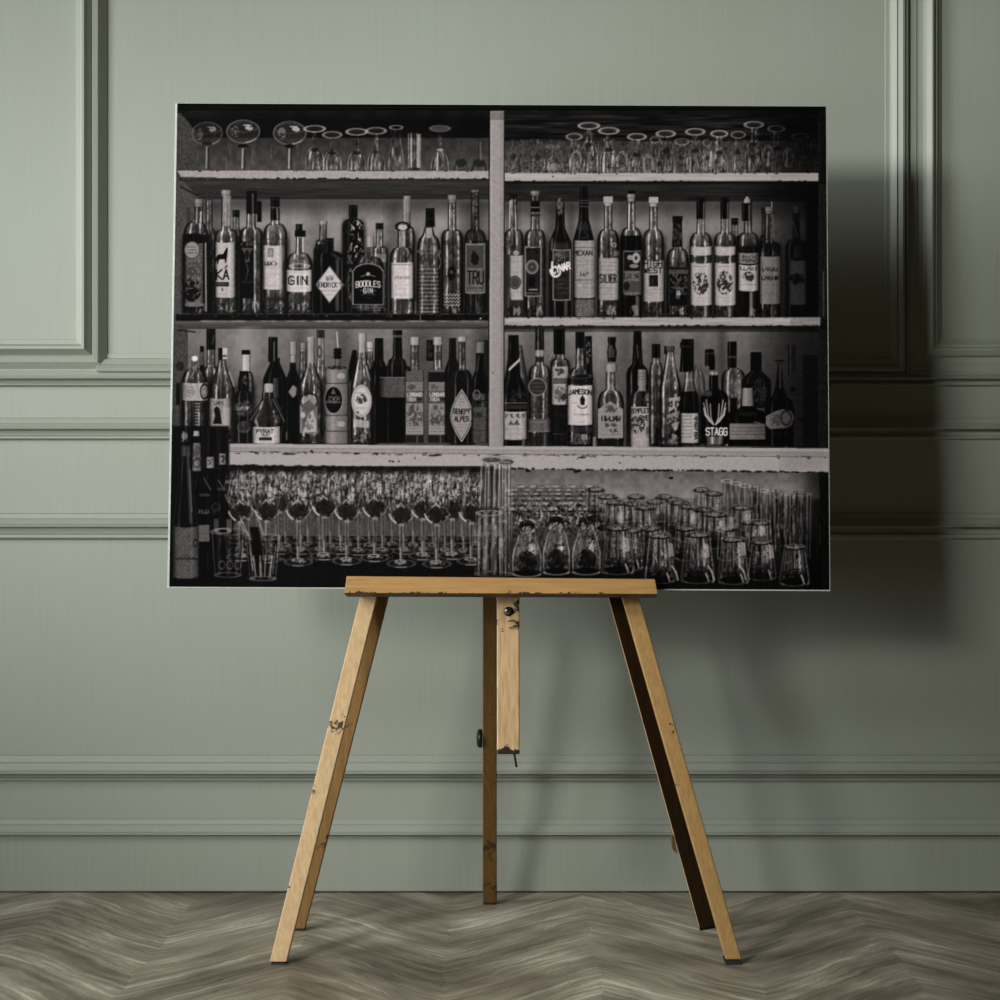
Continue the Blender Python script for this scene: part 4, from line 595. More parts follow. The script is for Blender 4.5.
def paint_shelves():
    def chips(x0, x1, y, n, s=1., tone=26):
        for _ in range(n):
            x = rng.uniform(x0, x1); ell(x, y+rng.uniform(-.6, .6), rng.uniform(.6, 2.6)*s, rng.uniform(.4, 1)*s, tone, .85)
    # side posts
    poly([(818, 108), (829, 106), (834, 590), (822, 590), (819, 470)], 26, 1, 6); rect(818.5, 122, 820, 440, 58, .4, soft=1)
    rect(819, 184, 827, 320, 44, .55, n=8); rect(820, 330, 828, 448, 44, .5, n=8); line([(823, 272), (823.4, 316)], 1.2, 110, .5)
    # shelf one
    poly([(177, 170.6), (489, 171), (489, 178.6), (250, 178.6), (181, 177)], 142, 1, 9); rect(178, 176.8, 215, 180, 70, .5, n=20, src=N2); chips(180, 488, 178.6, 60, .9); chips(180, 488, 171, 26, .7)
    rect(500, 173, 818, 181, 148, 1, n=10, src=HS); rect(770, 174, 819, 181, 115, .3); chips(504, 815, 181.2, 45, .8); chips(504, 815, 173.4, 30, .6); ell(552.8, 176.6, .8, .8, 40)
    rect(504, 181.4, 820, 184, 26, .7); rect(181, 179.4, 489, 181, 40, .4)
    # shelf two
    rect(176, 313.6, 489, 321, 22, 1, n=8, src=N2); rect(177, 313.4, 488, 314.6, 78, .6, n=30, src=N2); rect(200, 320.4, 488, 321.8, 112, .8, n=40, src=N5); chips(177, 488, 316, 18, .6, 90); ell(480.5, 318.5, .9, .9, 170)
    line([(420, 315), (420.6, 321)], .8, 100)
    rect(503, 317.4, 820, 325.6, 146, 1, n=12, src=HS); rect(503, 317, 820, 318, 90, .4, n=30, src=N2); chips(505, 818, 325.8, 70, .9); chips(505, 818, 318, 20, .6); rect(790, 318, 821, 326, 80, .35); rect(504, 326, 820, 329, 30, .55)
    # thick lower shelf
    P = [(228.6, 443.6), (500, 446), (828.6, 448.4), (829, 472.4), (500, 469), (228.6, 465)]
    poly(P, 150, 1, 3); poly([(228.6, 447.4), (828.6, 452.2), (828.6, 456), (228.6, 451)], 132, .8, 6); line([(228.6, 451.6), (828.6, 457)], .8, 84, .8); line([(228.6, 447.6), (828.6, 452.4)], .6, 110, .7)
    rect(228.8, 444, 230.4, 465, 80, .5)
    for _ in range(90):
        x = rng.uniform(232, 826); y = 452+(x-228)/600*5; ell(x, y+rng.uniform(-.8, 1.6), rng.uniform(.5, 3), rng.uniform(.4, .8), 45, rng.uniform(.3, .9))
    for x, y, s in ((256, 453, 1.5), (258, 453.6, 1), (287, 454, 4), (292, 454, 4), (311.6, 451, 1.6), (312.6, 452.6, 1), (357, 453.6, 3), (376, 453.5, 2.6), (433, 455.6, 5), (438, 455, 4), (414.8, 458, .8), (582, 457.5, 4), (390, 461, 1.2), (393, 461.6, 1.4), (399, 461.4, .9), (620, 463, .8), (327, 453, 1.2)):
        ell(x, y, s, .8, 26, .9)
    line([(577, 459), (583, 455.6), (596, 457)], .9, 60, .8)
    for _ in range(230):
        x = rng.uniform(230, 827); ell(x, 464.9+(x-228)/600*7.1+rng.uniform(-.2, .8), rng.uniform(.6, 3), rng.uniform(.4, 1.1), 30, .9)
    rect(780, 449, 829, 472, 90, .25, soft=15)
    rect(230, 466, 495, 471, 30, .7, n=20, src=N2)
    for x, y in ((528, 471), (576, 471.6), (579, 470.6), (645, 470), (671, 478)): ell(x, y, 2.4, 1.4, 24, .9)
    # divider
    poly([(490, 111), (504, 111), (503.6, 447), (489, 447)], 134, 1, 5); rect(500, 112, 504, 446, 118, .5, n=8, src=VS); rect(490, 112, 492, 446, 160, .3); rect(489, 112, 505, 120, 60, .3); line([(489, 112), (488.4, 446)], 1, 30, .8); line([(504.2, 112), (503.8, 446)], 1.1, 28, .8); ell(492.4, 373, .8, .8, 60)
    for _ in range(40): ell(rng.uniform(490, 503), rng.uniform(115, 445), .5, .5, 80, .5)
    rect(168, 98, 836, 110.5, 10, .9); rect(176, 107, 826, 107.8, 42, .7)
def wine(cx, rim, bb, foot, bhw, k=1., h=130):
    rev(cx, [(rim, bhw*.78), (rim+12, bhw*.97), (bb-18, bhw*.97), (bb-8, bhw*.72), (bb-2, bhw*.3), (bb+1, 2.4), (bb+5, 1.8), (foot-6, 1.7), (foot-3, 3)], 'thin', .85*k, 80, h*.8)
    w = win(cx-bhw, rim, cx+bhw, bb); sl, X, Y = w; m = (np.hypot((X-cx)/bhw, (Y-(bb+rim)/2+2)/((bb-rim)/2)) < .95)*k
    mix(sl, 86, m*.45); mix(sl, 165, m*ss(.55, .85, VF[sl]*.6+SF[sl]*.4+.12*G(X-cx+4, 4)+.12*G(X-cx-7, 3)-.15*ss(bb-18, bb-8, Y))*.6); mix(sl, 26, m*ss(.5, .75, 1-SF[sl])*.55)
    blot(cx+1, bb-8, bhw*.72, 9, 16, .65*k, .40); line([(cx-4, bb-17), (cx-1, bb-20), (cx+3, bb-16)], 1.4, 170, .6*k); blot(cx+4, bb-28, 4, 9, 185, .6*k, .5, VF)
    ell(cx, bb-15, bhw*.95, 15.5, 185, .8*k, ring=1.5, t0=1.9, t1=2.75); ell(cx, bb-15, bhw*.95, 15.5, 140, .7*k, ring=1, t0=.3, t1=1.15)
    line([(cx-bhw*.8, rim+2), (cx-bhw, rim+18)], .8, 135, .6*k); line([(cx+bhw*.8, rim+2), (cx+bhw, rim+18)], .8, 125, .6*k); line([(cx-bhw*.8, rim), (cx+bhw*.8, rim)], .7, 120, .5*k)
    ell(cx, bb+1.5, 2.8, 1.8, 150, .6*k); ell(cx, foot-1, bhw*1.0, 3.8, 34, .85*k)
    line([(cx-1.5, bb+2), (cx-1.3, foot-5)], 1, 120, .8*k); line([(cx+1.5, bb+2), (cx+1.4, foot-5)], .9, 100, .7*k); line([(cx, bb+3), (cx, foot-5)], 1.4, 62, .8*k); line([(cx-.5, foot-16), (cx-.5, foot-3)], 1.1, 175, .6*k)
    ell(cx, foot-1, bhw, 3.8, 85, .8*k, ring=.8); ell(cx, foot-1, bhw, 3.8, 150, .8*k, ring=1, t0=.6, t1=2.6); ell(cx-1, foot-3, bhw*.35, 1.4, 160, .65*k, ring=.9); blot(cx, foot-1.5, bhw*.6, 2.2, 150, .6*k, .56)
def tumbler(cx, top, bot, thw, bhw, k=1., rib=True, h=95):
    rev(cx, [(top+2, thw), (bot-7, bhw*.97), (bot-3, bhw), (bot, bhw*.9)], 'ribbed' if rib else 'thin', .88*k, 74, h)
    w = win(cx-bhw, top, cx+bhw, bot); sl, X, Y = w; hw = thw+(bhw-thw)*np.clip((Y-top)/(bot-top), 0, 1); u = (X-cx)/hw; m = (np.abs(u) < .97)*(Y > top+4)*(Y < bot-3)*k
    mix(sl, 150, m*ss(.5, .9, VF[sl])*.5); mix(sl, 24, m*ss(.52, .78, 1-SF[sl])*.55*(.45+.55*ss(top+12, bot-14, Y)))
    for q, t in ((-.5, 110), (-.12, 40), (.02, 150), (.3, 36), (.42, 165), (.7, 120)): mix(sl, t, m*G(u-q, .05)*.7*ss(bot-10, bot-18, Y))
    mix(sl, 180, m*((u > .12) & (u < .6))*ss(.4, .7, SF[sl]+.15)*.5*G((Y-(top+bot)/2+4)/((bot-top)*.2), 1))
    y = bot-12
    for q in (-.55, -.15, .25, .6): ell(cx+q*bhw, y-.5, bhw*.16, 3, 24, .55*k, ring=1.2, t0=.1, t1=3.0); ell(cx+q*bhw, y-1.5, bhw*.12, 2.2, 118, .35*k)
    blot(cx, y, bhw*.8, 5, 20, .6*k, .5)
    ell(cx, top+2.4, thw, 2.8, 62, .9*k, n=30); ell(cx, top+2.4, thw, 2.8, 22, .85*k, ring=1.5, t0=.1, t1=3.05); ell(cx, top+2, thw, 2.6, 135, .5*k, ring=.7, t0=-3.1, t1=0); blot(cx, top+2.6, thw*.8, 2, 150, .6*k, .5)
    ell(cx, bot-4, bhw*.86, 4, 14, .85*k); ell(cx, bot-4.4, bhw*.97, 5, 110, .5*k, ring=.9, t0=.1, t1=3)
    line([(cx+bhw*.45, bot-10), (cx+bhw*.55, bot-6), (cx+bhw*.62, bot-2)], 1.6, 185, .6*k)
    line([(cx-thw, top+3), (cx-bhw*.99, bot-6)], .8, 110, .4*k); line([(cx+thw, top+3), (cx+bhw*.99, bot-6)], .8, 100, .4*k); line([(cx-thw+1.3, top+4), (cx-bhw*.99+1.5, bot-6)], .9, 26, .5*k); line([(cx+thw-1.3, top+4), (cx+bhw*.99-1.5, bot-6)], .9, 26, .5*k)
def tube(cx, top, bot, hw, k=1., h=80):
    rev(cx, [(top, hw), (bot, hw*.94)], 'ribbed', .8*k, 44, h)
    w = win(cx-hw, top, cx+hw, bot); sl, X, Y = w; m = (np.abs(X-cx) < hw*.96)*k; mix(sl, 125, m*ss(.55, .9, VF[sl])*.55); mix(sl, 16, m*ss(.5, .8, 1-VS[sl])*.6)
    ell(cx, top+1.4, hw, 1.5, 118, .6*k, ring=.8); line([(cx-hw, top+2), (cx-hw*.95, bot)], .7, 110, .5*k); line([(cx+hw, top+2), (cx+hw*.95, bot)], .7, 110, .5*k)
def paint_bottom():
    # wine bottles at the left
    rect(170, 426, 229, 586, 16, .93, soft=2); rect(227, 466, 236, 560, 18, .6, soft=3)
    poly([(168, 440), (176, 436), (174, 588), (166, 588)], 20)
    rev(223, [(430, 4.4), (466, 4.8), (478, 9), (486, 12), (540, 12)], 'dark', 1, 14, 45)
    rev(211.5, [(428, 4.8), (470, 5.2), (480, 8), (493, 14), (548, 14.4)], 'dark', 1, 15, 60); line([(218, 480), (225, 490)], 1.2, 110, .7); ell(221, 489, 4, 1.8, 90, .6)
    rev(200, [(434, 4), (472, 4.8), (480, 7), (494, 13), (578, 13)], 'dark', 1, 15, 60); line([(204, 478), (211, 490)], 1.2, 110, .7); ell(205, 495, 6, 1.6, 95, .6)
    line([(186, 426), (186, 436)], 1, 60); [line([(x, 428), (x+.4, 468)], .9, 62, .5) for x in (203, 207.6, 217.4, 219.6, 227)]
    for x in (173, 178, 205, 219): line([(x, 436), (x, 470)], 1, 44, .6)
    rev(196.5, [(431, 2.8), (436, 3.2)], 'matte', 1, 150, 60); rev(197, [(443, 3.8), (471, 4.6)], 'matte', 1, 112, 40, smooth=.4); blot(197, 453, 3.6, 9, 60, .6, .52); ell(197, 463, 3.4, 4.4, 40, .8, ring=.9)
    rev(210.4, [(457, 3.8), (468, 4)], 'matte', 1, 128, 40, smooth=.4); blot(210.4, 462, 3, 4, 40, .8, .48); rev(222.6, [(453.5, 3.4), (464.5, 3.6)], 'matte', 1, 122, 40, smooth=.4); blot(222.6, 459, 2.6, 4, 45, .8, .48)
    scrib(204, 511.6, 11, 3.6, 105, .8); ell(216, 507, 4, 3.6, 90, .6, ring=1); blot(215, 510, 4, 5, 80, .4, .5)
    rect(199, 525, 209.6, 541.5, 98, .95, n=6); rect(199, 533, 209.6, 534, 70, .5); rect(214, 519, 218.6, 531, 78, .9); rect(226.6, 519, 232, 531, 84, .9)
    rev(185.6, [(444, 4), (456, 5), (478, 7), (505, 10.6), (524, 12.8), (576, 13), (579, 12)], 'dark', 1, 26, 90); rev(184.6, [(431, 3.2), (442, 4.6)], 'foil', 1, 40, 90); ell(184.6, 436, 3, 3.6, 150, .6); rev(186, [(446, 4.6), (456, 5)], 'foil', .8, 70, 40); line([(188, 456), (191, 522)], 3, 82, .7); line([(190, 470), (192, 512)], 1.2, 120, .6)
    Lb_y = 528; label(186, 13.2, 526, 577, 84, u0=-.96, u1=.98, n=6, curve=1.6); ell(195.6, 543, 1.8, 3.4, 36, .8, ring=1.2); line([(176+i*2.2, 558.6+(.9 if i % 2 else -.5)) for i in range(11)], 1, 24, .9); fineprint(188, 18, (557,), 40, .5)
    # wine glasses, back rows first
    rng2 = np.random.default_rng(3)
    for row, (ft, kk) in enumerate(((541, .5), (547, .6), (552, .7))):
        for i in range(12):
            wine(238+i*20.5+(row % 2)*10+rng2.uniform(-3, 3), 471+row*2, 505+row*3, ft+rng2.uniform(-1, 1), 11, kk, 120)
    for cx, bb, ft in ((324.7, 516, 557), (375, 517, 558.7), (423, 518, 557), (452.5, 518, 556.5), (471.5, 522, 562), (241, 521, 558), (267, 520, 560), (298.6, 520, 563), (347, 520, 562), (401.5, 523.6, 564.5), (437, 523.6, 565)):
        wine(cx, 480, bb, ft, 13.6, 1, 130)
    w = win(228, 468, 482, 515); sl, X, Y = w; q = G((Y-490)/18, 1)*(X > 229)*(X < 481); mix(sl, 150, ss(.58, .85, VF[sl])*.4*q); mix(sl, 30, ss(.52, .75, 1-SF[sl])*.5*q); mix(sl, 34, .6*ss(476, 468, Y))
    for x, y in ((251.6, 473.6), (261, 477), (282, 474), (309, 473), (335, 478), (368, 474), (390, 476), (424, 477), (441, 479), (459, 480)):
        ell(x, y, 2.6, 2, 150, .7, ring=1); ell(x+1, y, .9, .9, 190, .7)
    ell(240, 482, 13, 1.8, 120, .7, ring=.9)
    # tumblers on the left with tools in them
    rev(228, [(531, 16.2), (560, 14.4), (575, 12.8)], 'ribbed', .85, 40, 75); ell(228, 531.6, 16, 3.4, 110, .6, ring=1); ell(223, 531, 7, 2.4, 150, .6, ring=1.4); [ell(x, 565, 3, 4, 130, .5, ring=1) for x in (222, 230, 238)]; ell(228, 575, 12, 2.4, 110, .6, ring=.9)
    line([(252, 540), (239, 523), (244, 517), (250, 520)], 2, 125, .7); line([(256, 512), (266, 542)], 1.6, 140, .7); line([(240, 516), (253, 545)], 1.2, 150, .6); poly([(250, 527), (259, 527), (262, 550), (264, 566), (256, 566), (250, 548)], 14, .9)
    rev(263, [(536, 17), (560, 15), (576, 13.6), (579, 12)], 'ribbed', .75, 48, 95); ell(263, 537, 16.6, 3.2, 120, .5, ring=1); poly([(252, 532), (260, 532), (263, 552), (262, 562), (256, 562), (252, 548)], 14, .8)
    for x in (256, 261, 265, 270): line([(x, 576), (x+(x-263)*.35, 556)], 1.3, 175, .6)
    line([(250, 545), (253, 570)], 1, 160, .6); line([(276, 545), (273, 574)], 1, 150, .6); ell(263, 578.6, 12, 2, 130, .6, ring=1); line([(266, 535), (266.6, 521)], 1.4, 150, .6)
    # inverted stemmed glasses, right
    w = win(512, 484, 610, 560); sl, X, Y = w; q = ss(485, 492, Y)*(X > 512.5)*(1-ss(598, 604, X)); mix(sl, 72, q*.75); mix(sl, 120, q*ss(.55, .85, VF[sl])*.5*ss(510, 520, Y)); mix(sl, 22, q*ss(.5, .72, 1-SF[sl])*.6); mix(sl, 24, q*.6*ss(560, 568, Y))
    for y in (487, 490.5, 494.5, 499, 504, 509.5):
        for i in range(8):
            cx = 516+i*11+rng2.uniform(-4, 4); k_ = (y-480)/30; ell(cx, y, 7+3*k_, 1.6+k_, 100, .55, n=25, ring=1.6); ell(cx, y+1.2, 6+2*k_, 1.2+k_*.6, 20, .75, t0=0, t1=3.14); ell(cx+rng2.uniform(-3, 3), y-.6, 3, .8, 170, .6)
    w = win(512, 500, 604, 526); sl, X, Y = w; mix(sl, 175, ss(.62, .78, SF[sl])*.7*(X > 513)*(X < 602)*ss(498, 506, Y)); mix(sl, 12, ss(.62, .74, 1-SF[sl])*.7*(X > 513)*(X < 602)*ss(498, 506, Y))
    for cx, t, b, hw in ((527, 527, 576, 14.8), (556.5, 523, 574, 13.6), (586.5, 523, 574, 14.4)):
        rev(cx, [(t-9, 2.4), (t-5, 4.4), (t, 3.2), (t+3, 5), (t+12, hw*.75), (t+28, hw), (b-3, hw*.98), (b, hw*.9)], 'thin', .95, 72, 120)
        blot(cx, t-4, 9, 5, 165, .7, .5); blot(cx, t-1, 8, 6, 10, .9, .44); blot(cx, t+4, 8, 5, 170, .7, .54)
        w = win(cx-hw, t, cx+hw, b); sl, X, Y = w; m = (np.hypot((X-cx)/hw, (Y-b+8)/(b-t-8)) < .96)*(Y < b-5); mix(sl, 84, m*.5); mix(sl, 140, m*ss(.55, .85, VF[sl])*.5); mix(sl, 24, m*ss(.5, .75, 1-SF[sl])*.6); mix(sl, 200, m*G((X-cx-hw*.35)/(hw*.22), 1)*G((Y-b+24)/9, 1)*ss(.3, .6, SF[sl])*.9); mix(sl, 120, m*G((X-cx+hw*.45)/(hw*.3), 1)*.35); blot(cx, b-14, hw*.7, 11, 12, .8, .46)
        ell(cx, b-3, hw*.9, 3.4, 12, .85); ell(cx, b-3, hw*.94, 3.8, 140, .7, ring=1, t0=.05, t1=3.1)
        line([(cx-hw*.55, t+10), (cx-hw*.95, t+30), (cx-hw*.95, b-6)], .9, 165, .6); line([(cx+hw*.55, t+10), (cx+hw*.95, t+30), (cx+hw*.95, b-6)], .9, 140, .6)
    # tall stacked glasses in the middle
    ell(497, 459, 16, 3.4, 120, .6); rev(492, [(458, 9), (470, 11), (520, 12), (575, 14)], 'ribbed', .55, 78, 95)
    rev(506, [(461, 6.4), (466, 6.2), (540, 5.6), (574, 5)], 'ribbed', .8, 90, 110); ell(506, 462, 6.4, 2, 95, .8); ell(506, 462, 6.4, 2, 40, .7, ring=1); rect(500, 462, 512, 467, 120, .4)
    rev(491, [(464, 9.6), (508, 8.4), (512, 10)], 'ribbed', .8, 105, 110); rev(488, [(512, 12), (575, 13)], 'ribbed', .8, 78, 100)
    ell(492, 460, 10, 2.8, 70, .8, n=30); ell(492, 460, 10, 2.8, 140, .6, ring=1); ell(489, 509, 11, 2.6, 45, .7); ell(489, 513, 12, 2.6, 150, .6, ring=1); ell(489, 535, 12, 1.6, 120, .4, ring=.8)
    for x in (481, 486, 489, 494.5, 499, 503, 509): line([(x, 466), (x-1, 508)], 1, 165, .5); line([(x-2, 516), (x-3, 570)], 1, 135, .4)
    for x in (484, 492, 501.5): line([(x, 466), (x, 506)], 1.1, 34, .6)
    blot(490, 545, 14, 28, 150, .35, .58, VS); ell(494, 574, 18, 2.4, 110, .5, ring=.9)
    # tall tubes at the right, back to front
    for i in range(7):
        tube(727+i*9, 479+i*2.4, 535, 5, .55); ell(727+i*9, 481+i*2.4, 5, 1.6, 165, .6, ring=1)
    tube(754, 488, 540, 7, .8); tube(776, 492, 548, 9, .85); tube(786, 496, 552, 11.5, .9); tube(800, 493, 558, 10.4, 1)
    rect(812, 500, 832, 560, 20, .6, soft=4); rev(824, [(508, 8), (558, 8)], 'thin', .5, 40, 60)
    # inverted tumblers, tier by tier
    for cx, t in ((596, 486.6), (636, 494), (655, 499), (664, 494), (674, 497), (702, 487), (714, 491)): tumbler(cx, t, t+36, 8.5, 10, .8, h=80)
    for cx, t in ((608, 494), (616, 500), (633, 501), (645, 505), (680, 500), (690, 504), (704, 507), (742, 505), (751, 520)): tumbler(cx, t, t+38, 10, 12.5, .85)
    for cx, t, b, a_, c_ in ((650, 526, 568, 10, 13), (632, 528, 570, 8, 11), (716, 512, 548, 11, 13), (686, 526, 560, 10, 12), (728, 526, 560, 9, 11), (760, 520, 552, 10, 12)): tumbler(cx, t, b, a_, c_, .9)
    for x, y in ((621, 518), (694, 519), (722, 527), (748, 516), (761, 531), (731, 523)): rect(x-3.2, y-6, x+3, y+5, 170, .45, soft=1.2, n=30, src=N2)
    tumbler(618, 525.6, 574, 11.4, 16.6); tumbler(660, 533.5, 583, 10.5, 15.6); tumbler(698, 532.5, 583, 12, 17.2); tumbler(733.5, 537, 584, 11, 15.8); tumbler(762, 539.5, 580, 10, 14.4, .85); tumbler(794.5, 544.6, 585.4, 10, 15.4)
    for x, y in ((704, 551), (668, 550), (740, 549), (624, 545), (768, 552)): poly([(x, y-8), (x+5, y-6), (x+6, y+6), (x+1, y+7)], 180, .5)
    for x in (706, 738, 670): line([(x+2, 566), (x+6, 572), (x+8, 580)], 1.4, 190, .7)
    # counter in front
    rect(168, 583.5, 500, 596, 24, .6, n=5)
    line([(660, 588.6), (832, 590)], .8, 60, .5)
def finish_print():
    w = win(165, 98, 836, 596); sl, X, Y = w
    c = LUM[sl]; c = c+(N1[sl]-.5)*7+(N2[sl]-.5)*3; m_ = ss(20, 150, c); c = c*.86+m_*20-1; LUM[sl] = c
    LUM[sl] *= (1-.5*ss(7, 0, X-169)*.6)*(.95+.12*(X-169)/660)  # ink brightened towards the right to offset the weaker scene light there
def paint_print():
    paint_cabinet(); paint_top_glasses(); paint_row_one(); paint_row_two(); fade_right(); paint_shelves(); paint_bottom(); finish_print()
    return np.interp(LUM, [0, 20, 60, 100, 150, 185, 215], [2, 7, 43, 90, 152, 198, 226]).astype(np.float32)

# ---------------------------------------------------------------- the easel
ez = empty('easel', (0, 4.1, 0))
tag(ez, 'paint-spattered wooden easel with splayed legs standing on the chevron floor', 'easel')
def bar(name, b0, b1, t0, t1, Yb, Yt, depth, mat, zb=None, top_z=None, turn=0., parent=None, bev=.0022):
    """A squared bar seen between pixel columns b0..b1 at its foot and t0..t1 at its top; rows are given through zb, top_z as (row) tuples."""
    def ring(x0, x1, row, Y, z=None):
        a, c = P(x0, row, Y), P(x1, row, Y); zz = a.z if z is None else z
        dx = c.x-a.x; ty = math.tan(turn)*dx
        return [Vector((a.x, Y, zz)), Vector((c.x, Y+ty, zz)), Vector((c.x+math.sin(turn)*depth*-.0, Y+ty+depth, zz)), Vector((a.x, Y+depth, zz))]
    V = ring(b0, b1, zb, Yb)+ring(t0, t1, top_z, Yt)
    return bevel(mesh_obj(name, V, HEX, mat, parent or ez), bev, 2)
def lerp(a, b, t): return a+(b-a)*t
# front pair: the foot is at Y 3.878, at the ledge (row 597) Y 4.11; extended up behind the panel
def leg_line(b, t, rb, rt, Yb, Yt, r_up):
    k = (rb-r_up)/(rb-rt); Zb = CAMH-(rb-500)*Yb/F; Zt = CAMH-(rt-500)*Yt/F
    xb = [(q-500)*Yb/F for q in b]; xt = [(q-500)*Yt/F for q in t]
    return lambda s: ([lerp(xb[0], xt[0], s), lerp(xb[1], xt[1], s)], lerp(Yb, Yt, s), lerp(Zb, Zt, s))
def long_bar(name, b, t, rb, rt, Yb, Yt, depth, mat, s1, cap_z=0.0, turn=0.):
    f = leg_line(b, t, rb, rt, Yb, Yt, 0)
    V = []
    for s in (0, s1):
        (xa, xc), Y, Z = f(s); ty = math.tan(turn)*(xc-xa)
        if s == 0: Z = cap_z
        V += [(xa, Y, Z), (xc, Y+ty, Z), (xc, Y+ty+depth, Z), (xa, Y+depth, Z)]
    return bevel(mesh_obj(name, V, HEX, mat, ez), .0022, 2), f
def foot(f, leg, h, depth, grow=0.0, turn=0.):
    (xa, xc), Y, Z = f(0); ty = math.tan(turn)*(xc-xa); (xa2, xc2), Y2, Z2 = f(.02); k = h/max(1e-6, Z2-0)
    V = [(xa-grow, Y-grow, 0), (xc+grow, Y+ty-grow, 0), (xc+grow, Y+ty+depth+grow, 0), (xa-grow, Y+depth+grow, 0)]
    V += [(v[0]+(xa2-xa)*k, v[1]+(Y2-Y)*k, h) for v in V]
    o = mesh_obj('rubber_foot', V, HEX, M_RUBBER, leg); bevel(o, .0015, 2); return o
LD = .032
l1, f1 = long_bar('leg', (269.5, 286.5), (360.3, 377.2), 965, 597, 3.878, 4.112, LD, M_LIGHT, 2.0, .006); foot(f1, l1, .0045, LD, -.002)
l2, f2 = long_bar('leg', (725.8, 741.8), (621, 638.2), 965.5, 597, 3.878, 4.112, LD, M_HONEY, 2.0, .011); foot(f2, l2, .0110, LD, -.0002)
# rear pair, tucked beside the front ones and splayed backwards
l3, f3 = long_bar('leg', (290.5, 305), (376.6, 388.6), 931, 597, 4.183, 4.150, .026, M_MID, 1.0, .005); foot(f3, l3, .0055, .026, -.001)
l4, f4 = long_bar('leg', (699.8, 717.4), (608.4, 623), 931, 597, 4.183, 4.150, .026, M_DARK, 1.0, .005, math.radians(38)); l4.data.materials.append(M_LIGHT); l4.data.polygons[min(range(6), key=lambda i: l4.data.polygons[i].normal.x)].material_index = 1; foot(f4, l4, .006, .026, -.001, math.radians(38))  # shade on the turned face and the lit left edge put into the wood colours
l4['label'] = 'rear leg, shaded face coloured dark'
l5, f5 = long_bar('leg', (482.8, 496.8), (482.9, 496.6), 903.5, 597, 4.455, 4.262, .024, M_BROWN, 1.55, .004); foot(f5, l5, .0045, .024, -.001)
l5['label'] = 'brown centre leg'
# fillet blocks that carry the rear legs, hidden behind the panel
def box(name, x0, x1, y0, y1, z0, z1, mat, parent=None, bev=.0015, tilt=0., roll=0.):
    V = [(x0, y0, z0), (x1, y0, z0), (x1, y1, z0), (x0, y1, z0), (x0, y0, z1), (x1, y0, z1), (x1, y1, z1), (x0, y1, z1)]
    o = mesh_obj(name, V, HEX, mat, parent); bevel(o, bev, 2); return o
# mast that slides in front of the centre leg
mz0 = CAMH-(754.3-500)*4.075/F
def m_at(z): return 4.075+(z-mz0)*.105
xl, xr = (496.9-500)*4.075/F, (519.6-500)*4.075/F
V = []
for z in (mz0, 1.42): V += [(xl, m_at(z), z), (xr, m_at(z), z), (xr, m_at(z)+.028, z), (xl, m_at(z)+.028, z)]
mast = bevel(mesh_obj('mast', V, HEX, M_MAST, ez), .0026, 2); mast['label'] = 'short paint-stained sliding mast'
def disc(name, c, axis, r, h, mat, parent, seg=28, dome=.35):
    ax = Vector(axis).normalized(); u = ax.orthogonal().normalized(); v = ax.cross(u); V = []; prof = [(0, r*.86), (h*.15, r), (h*.6, r), (h*.85, r*.86), (h, r*.5)]
    for d, q in prof: V += [Vector(c)+ax*d+(u*math.cos(t)+v*math.sin(t))*q for t in [i*2*math.pi/seg for i in range(seg)]]
    n = len(prof); Fc = [(i*seg+j, i*seg+(j+1) % seg, (i+1)*seg+(j+1) % seg, (i+1)*seg+j) for i in range(n-1) for j in range(seg)]+[tuple(range(seg)), tuple(range((n-1)*seg, n*seg))]
    return mesh_obj(name, V, Fc, mat, parent, True)
bz = CAMH-(611.5-500)*4.09/F; by = m_at(bz)
disc('washer', ((508.6-500)*by/F, by+.0005, bz-.001), (0, -1, 0), .0105, .004, M_IRON, mast)
disc('bolt', ((507.6-500)*by/F, by-.003, bz+.001), (0, -1, 0), .0078, .009, M_STEEL, mast)
# pin hanging out of the mast's lower end
def rod(name, a, b, r, mat, parent, seg=12):
    a, b = Vector(a), Vector(b); ax = (b-a).normalized(); u = ax.orthogonal().normalized(); v = ax.cross(u)
    V = [p+(u*math.cos(t)+v*math.sin(t))*r for p in (a, b) for t in [i*2*math.pi/seg for i in range(seg)]]
    return mesh_obj(name, V, [(j, (j+1) % seg, seg+(j+1) % seg, seg+j) for j in range(seg)]+[tuple(range(seg)), tuple(range(seg, 2*seg))], mat, parent, True)
pa, pb = P(513.6, 750, 4.088), P(516.6, 767, 4.088)
pin = rod('pin', pa, pb, .0025, M_IRON, mast); 
# wing knob on the left side of the centre leg
kz = CAMH-(739-500)*4.35/F; ks = (903.5-739)/(903.5-597); (ka, kc), kY, kZ = f5((kz)/(CAMH-(597-500)*4.262/F))
knob = disc('clamp_knob', (ka-.001, kY+.012, kz), (-1, 0, 0), .0215, .0135, M_IRON, l5)
# small catch on the inner side of the right rear leg
(ca, cc_), cY, cZ = f4((CAMH-(844-500)*4.18/F)/(CAMH-(597-500)*4.15/F))
ctz = CAMH-(844-500)*4.18/F
V = [(ca-.0085, cY-.001, ctz-.010), (ca+.003, cY-.001, ctz-.021), (ca+.003, cY+.012, ctz-.021), (ca-.0085, cY+.012, ctz-.010),
     (ca-.0115, cY-.001, ctz+.020), (ca-.006, cY-.001, ctz+.021), (ca-.006, cY+.012, ctz+.021), (ca-.0115, cY+.012, ctz+.020)]
bevel(mesh_obj('catch', V, HEX, M_BROWN, l4), .0015, 2)
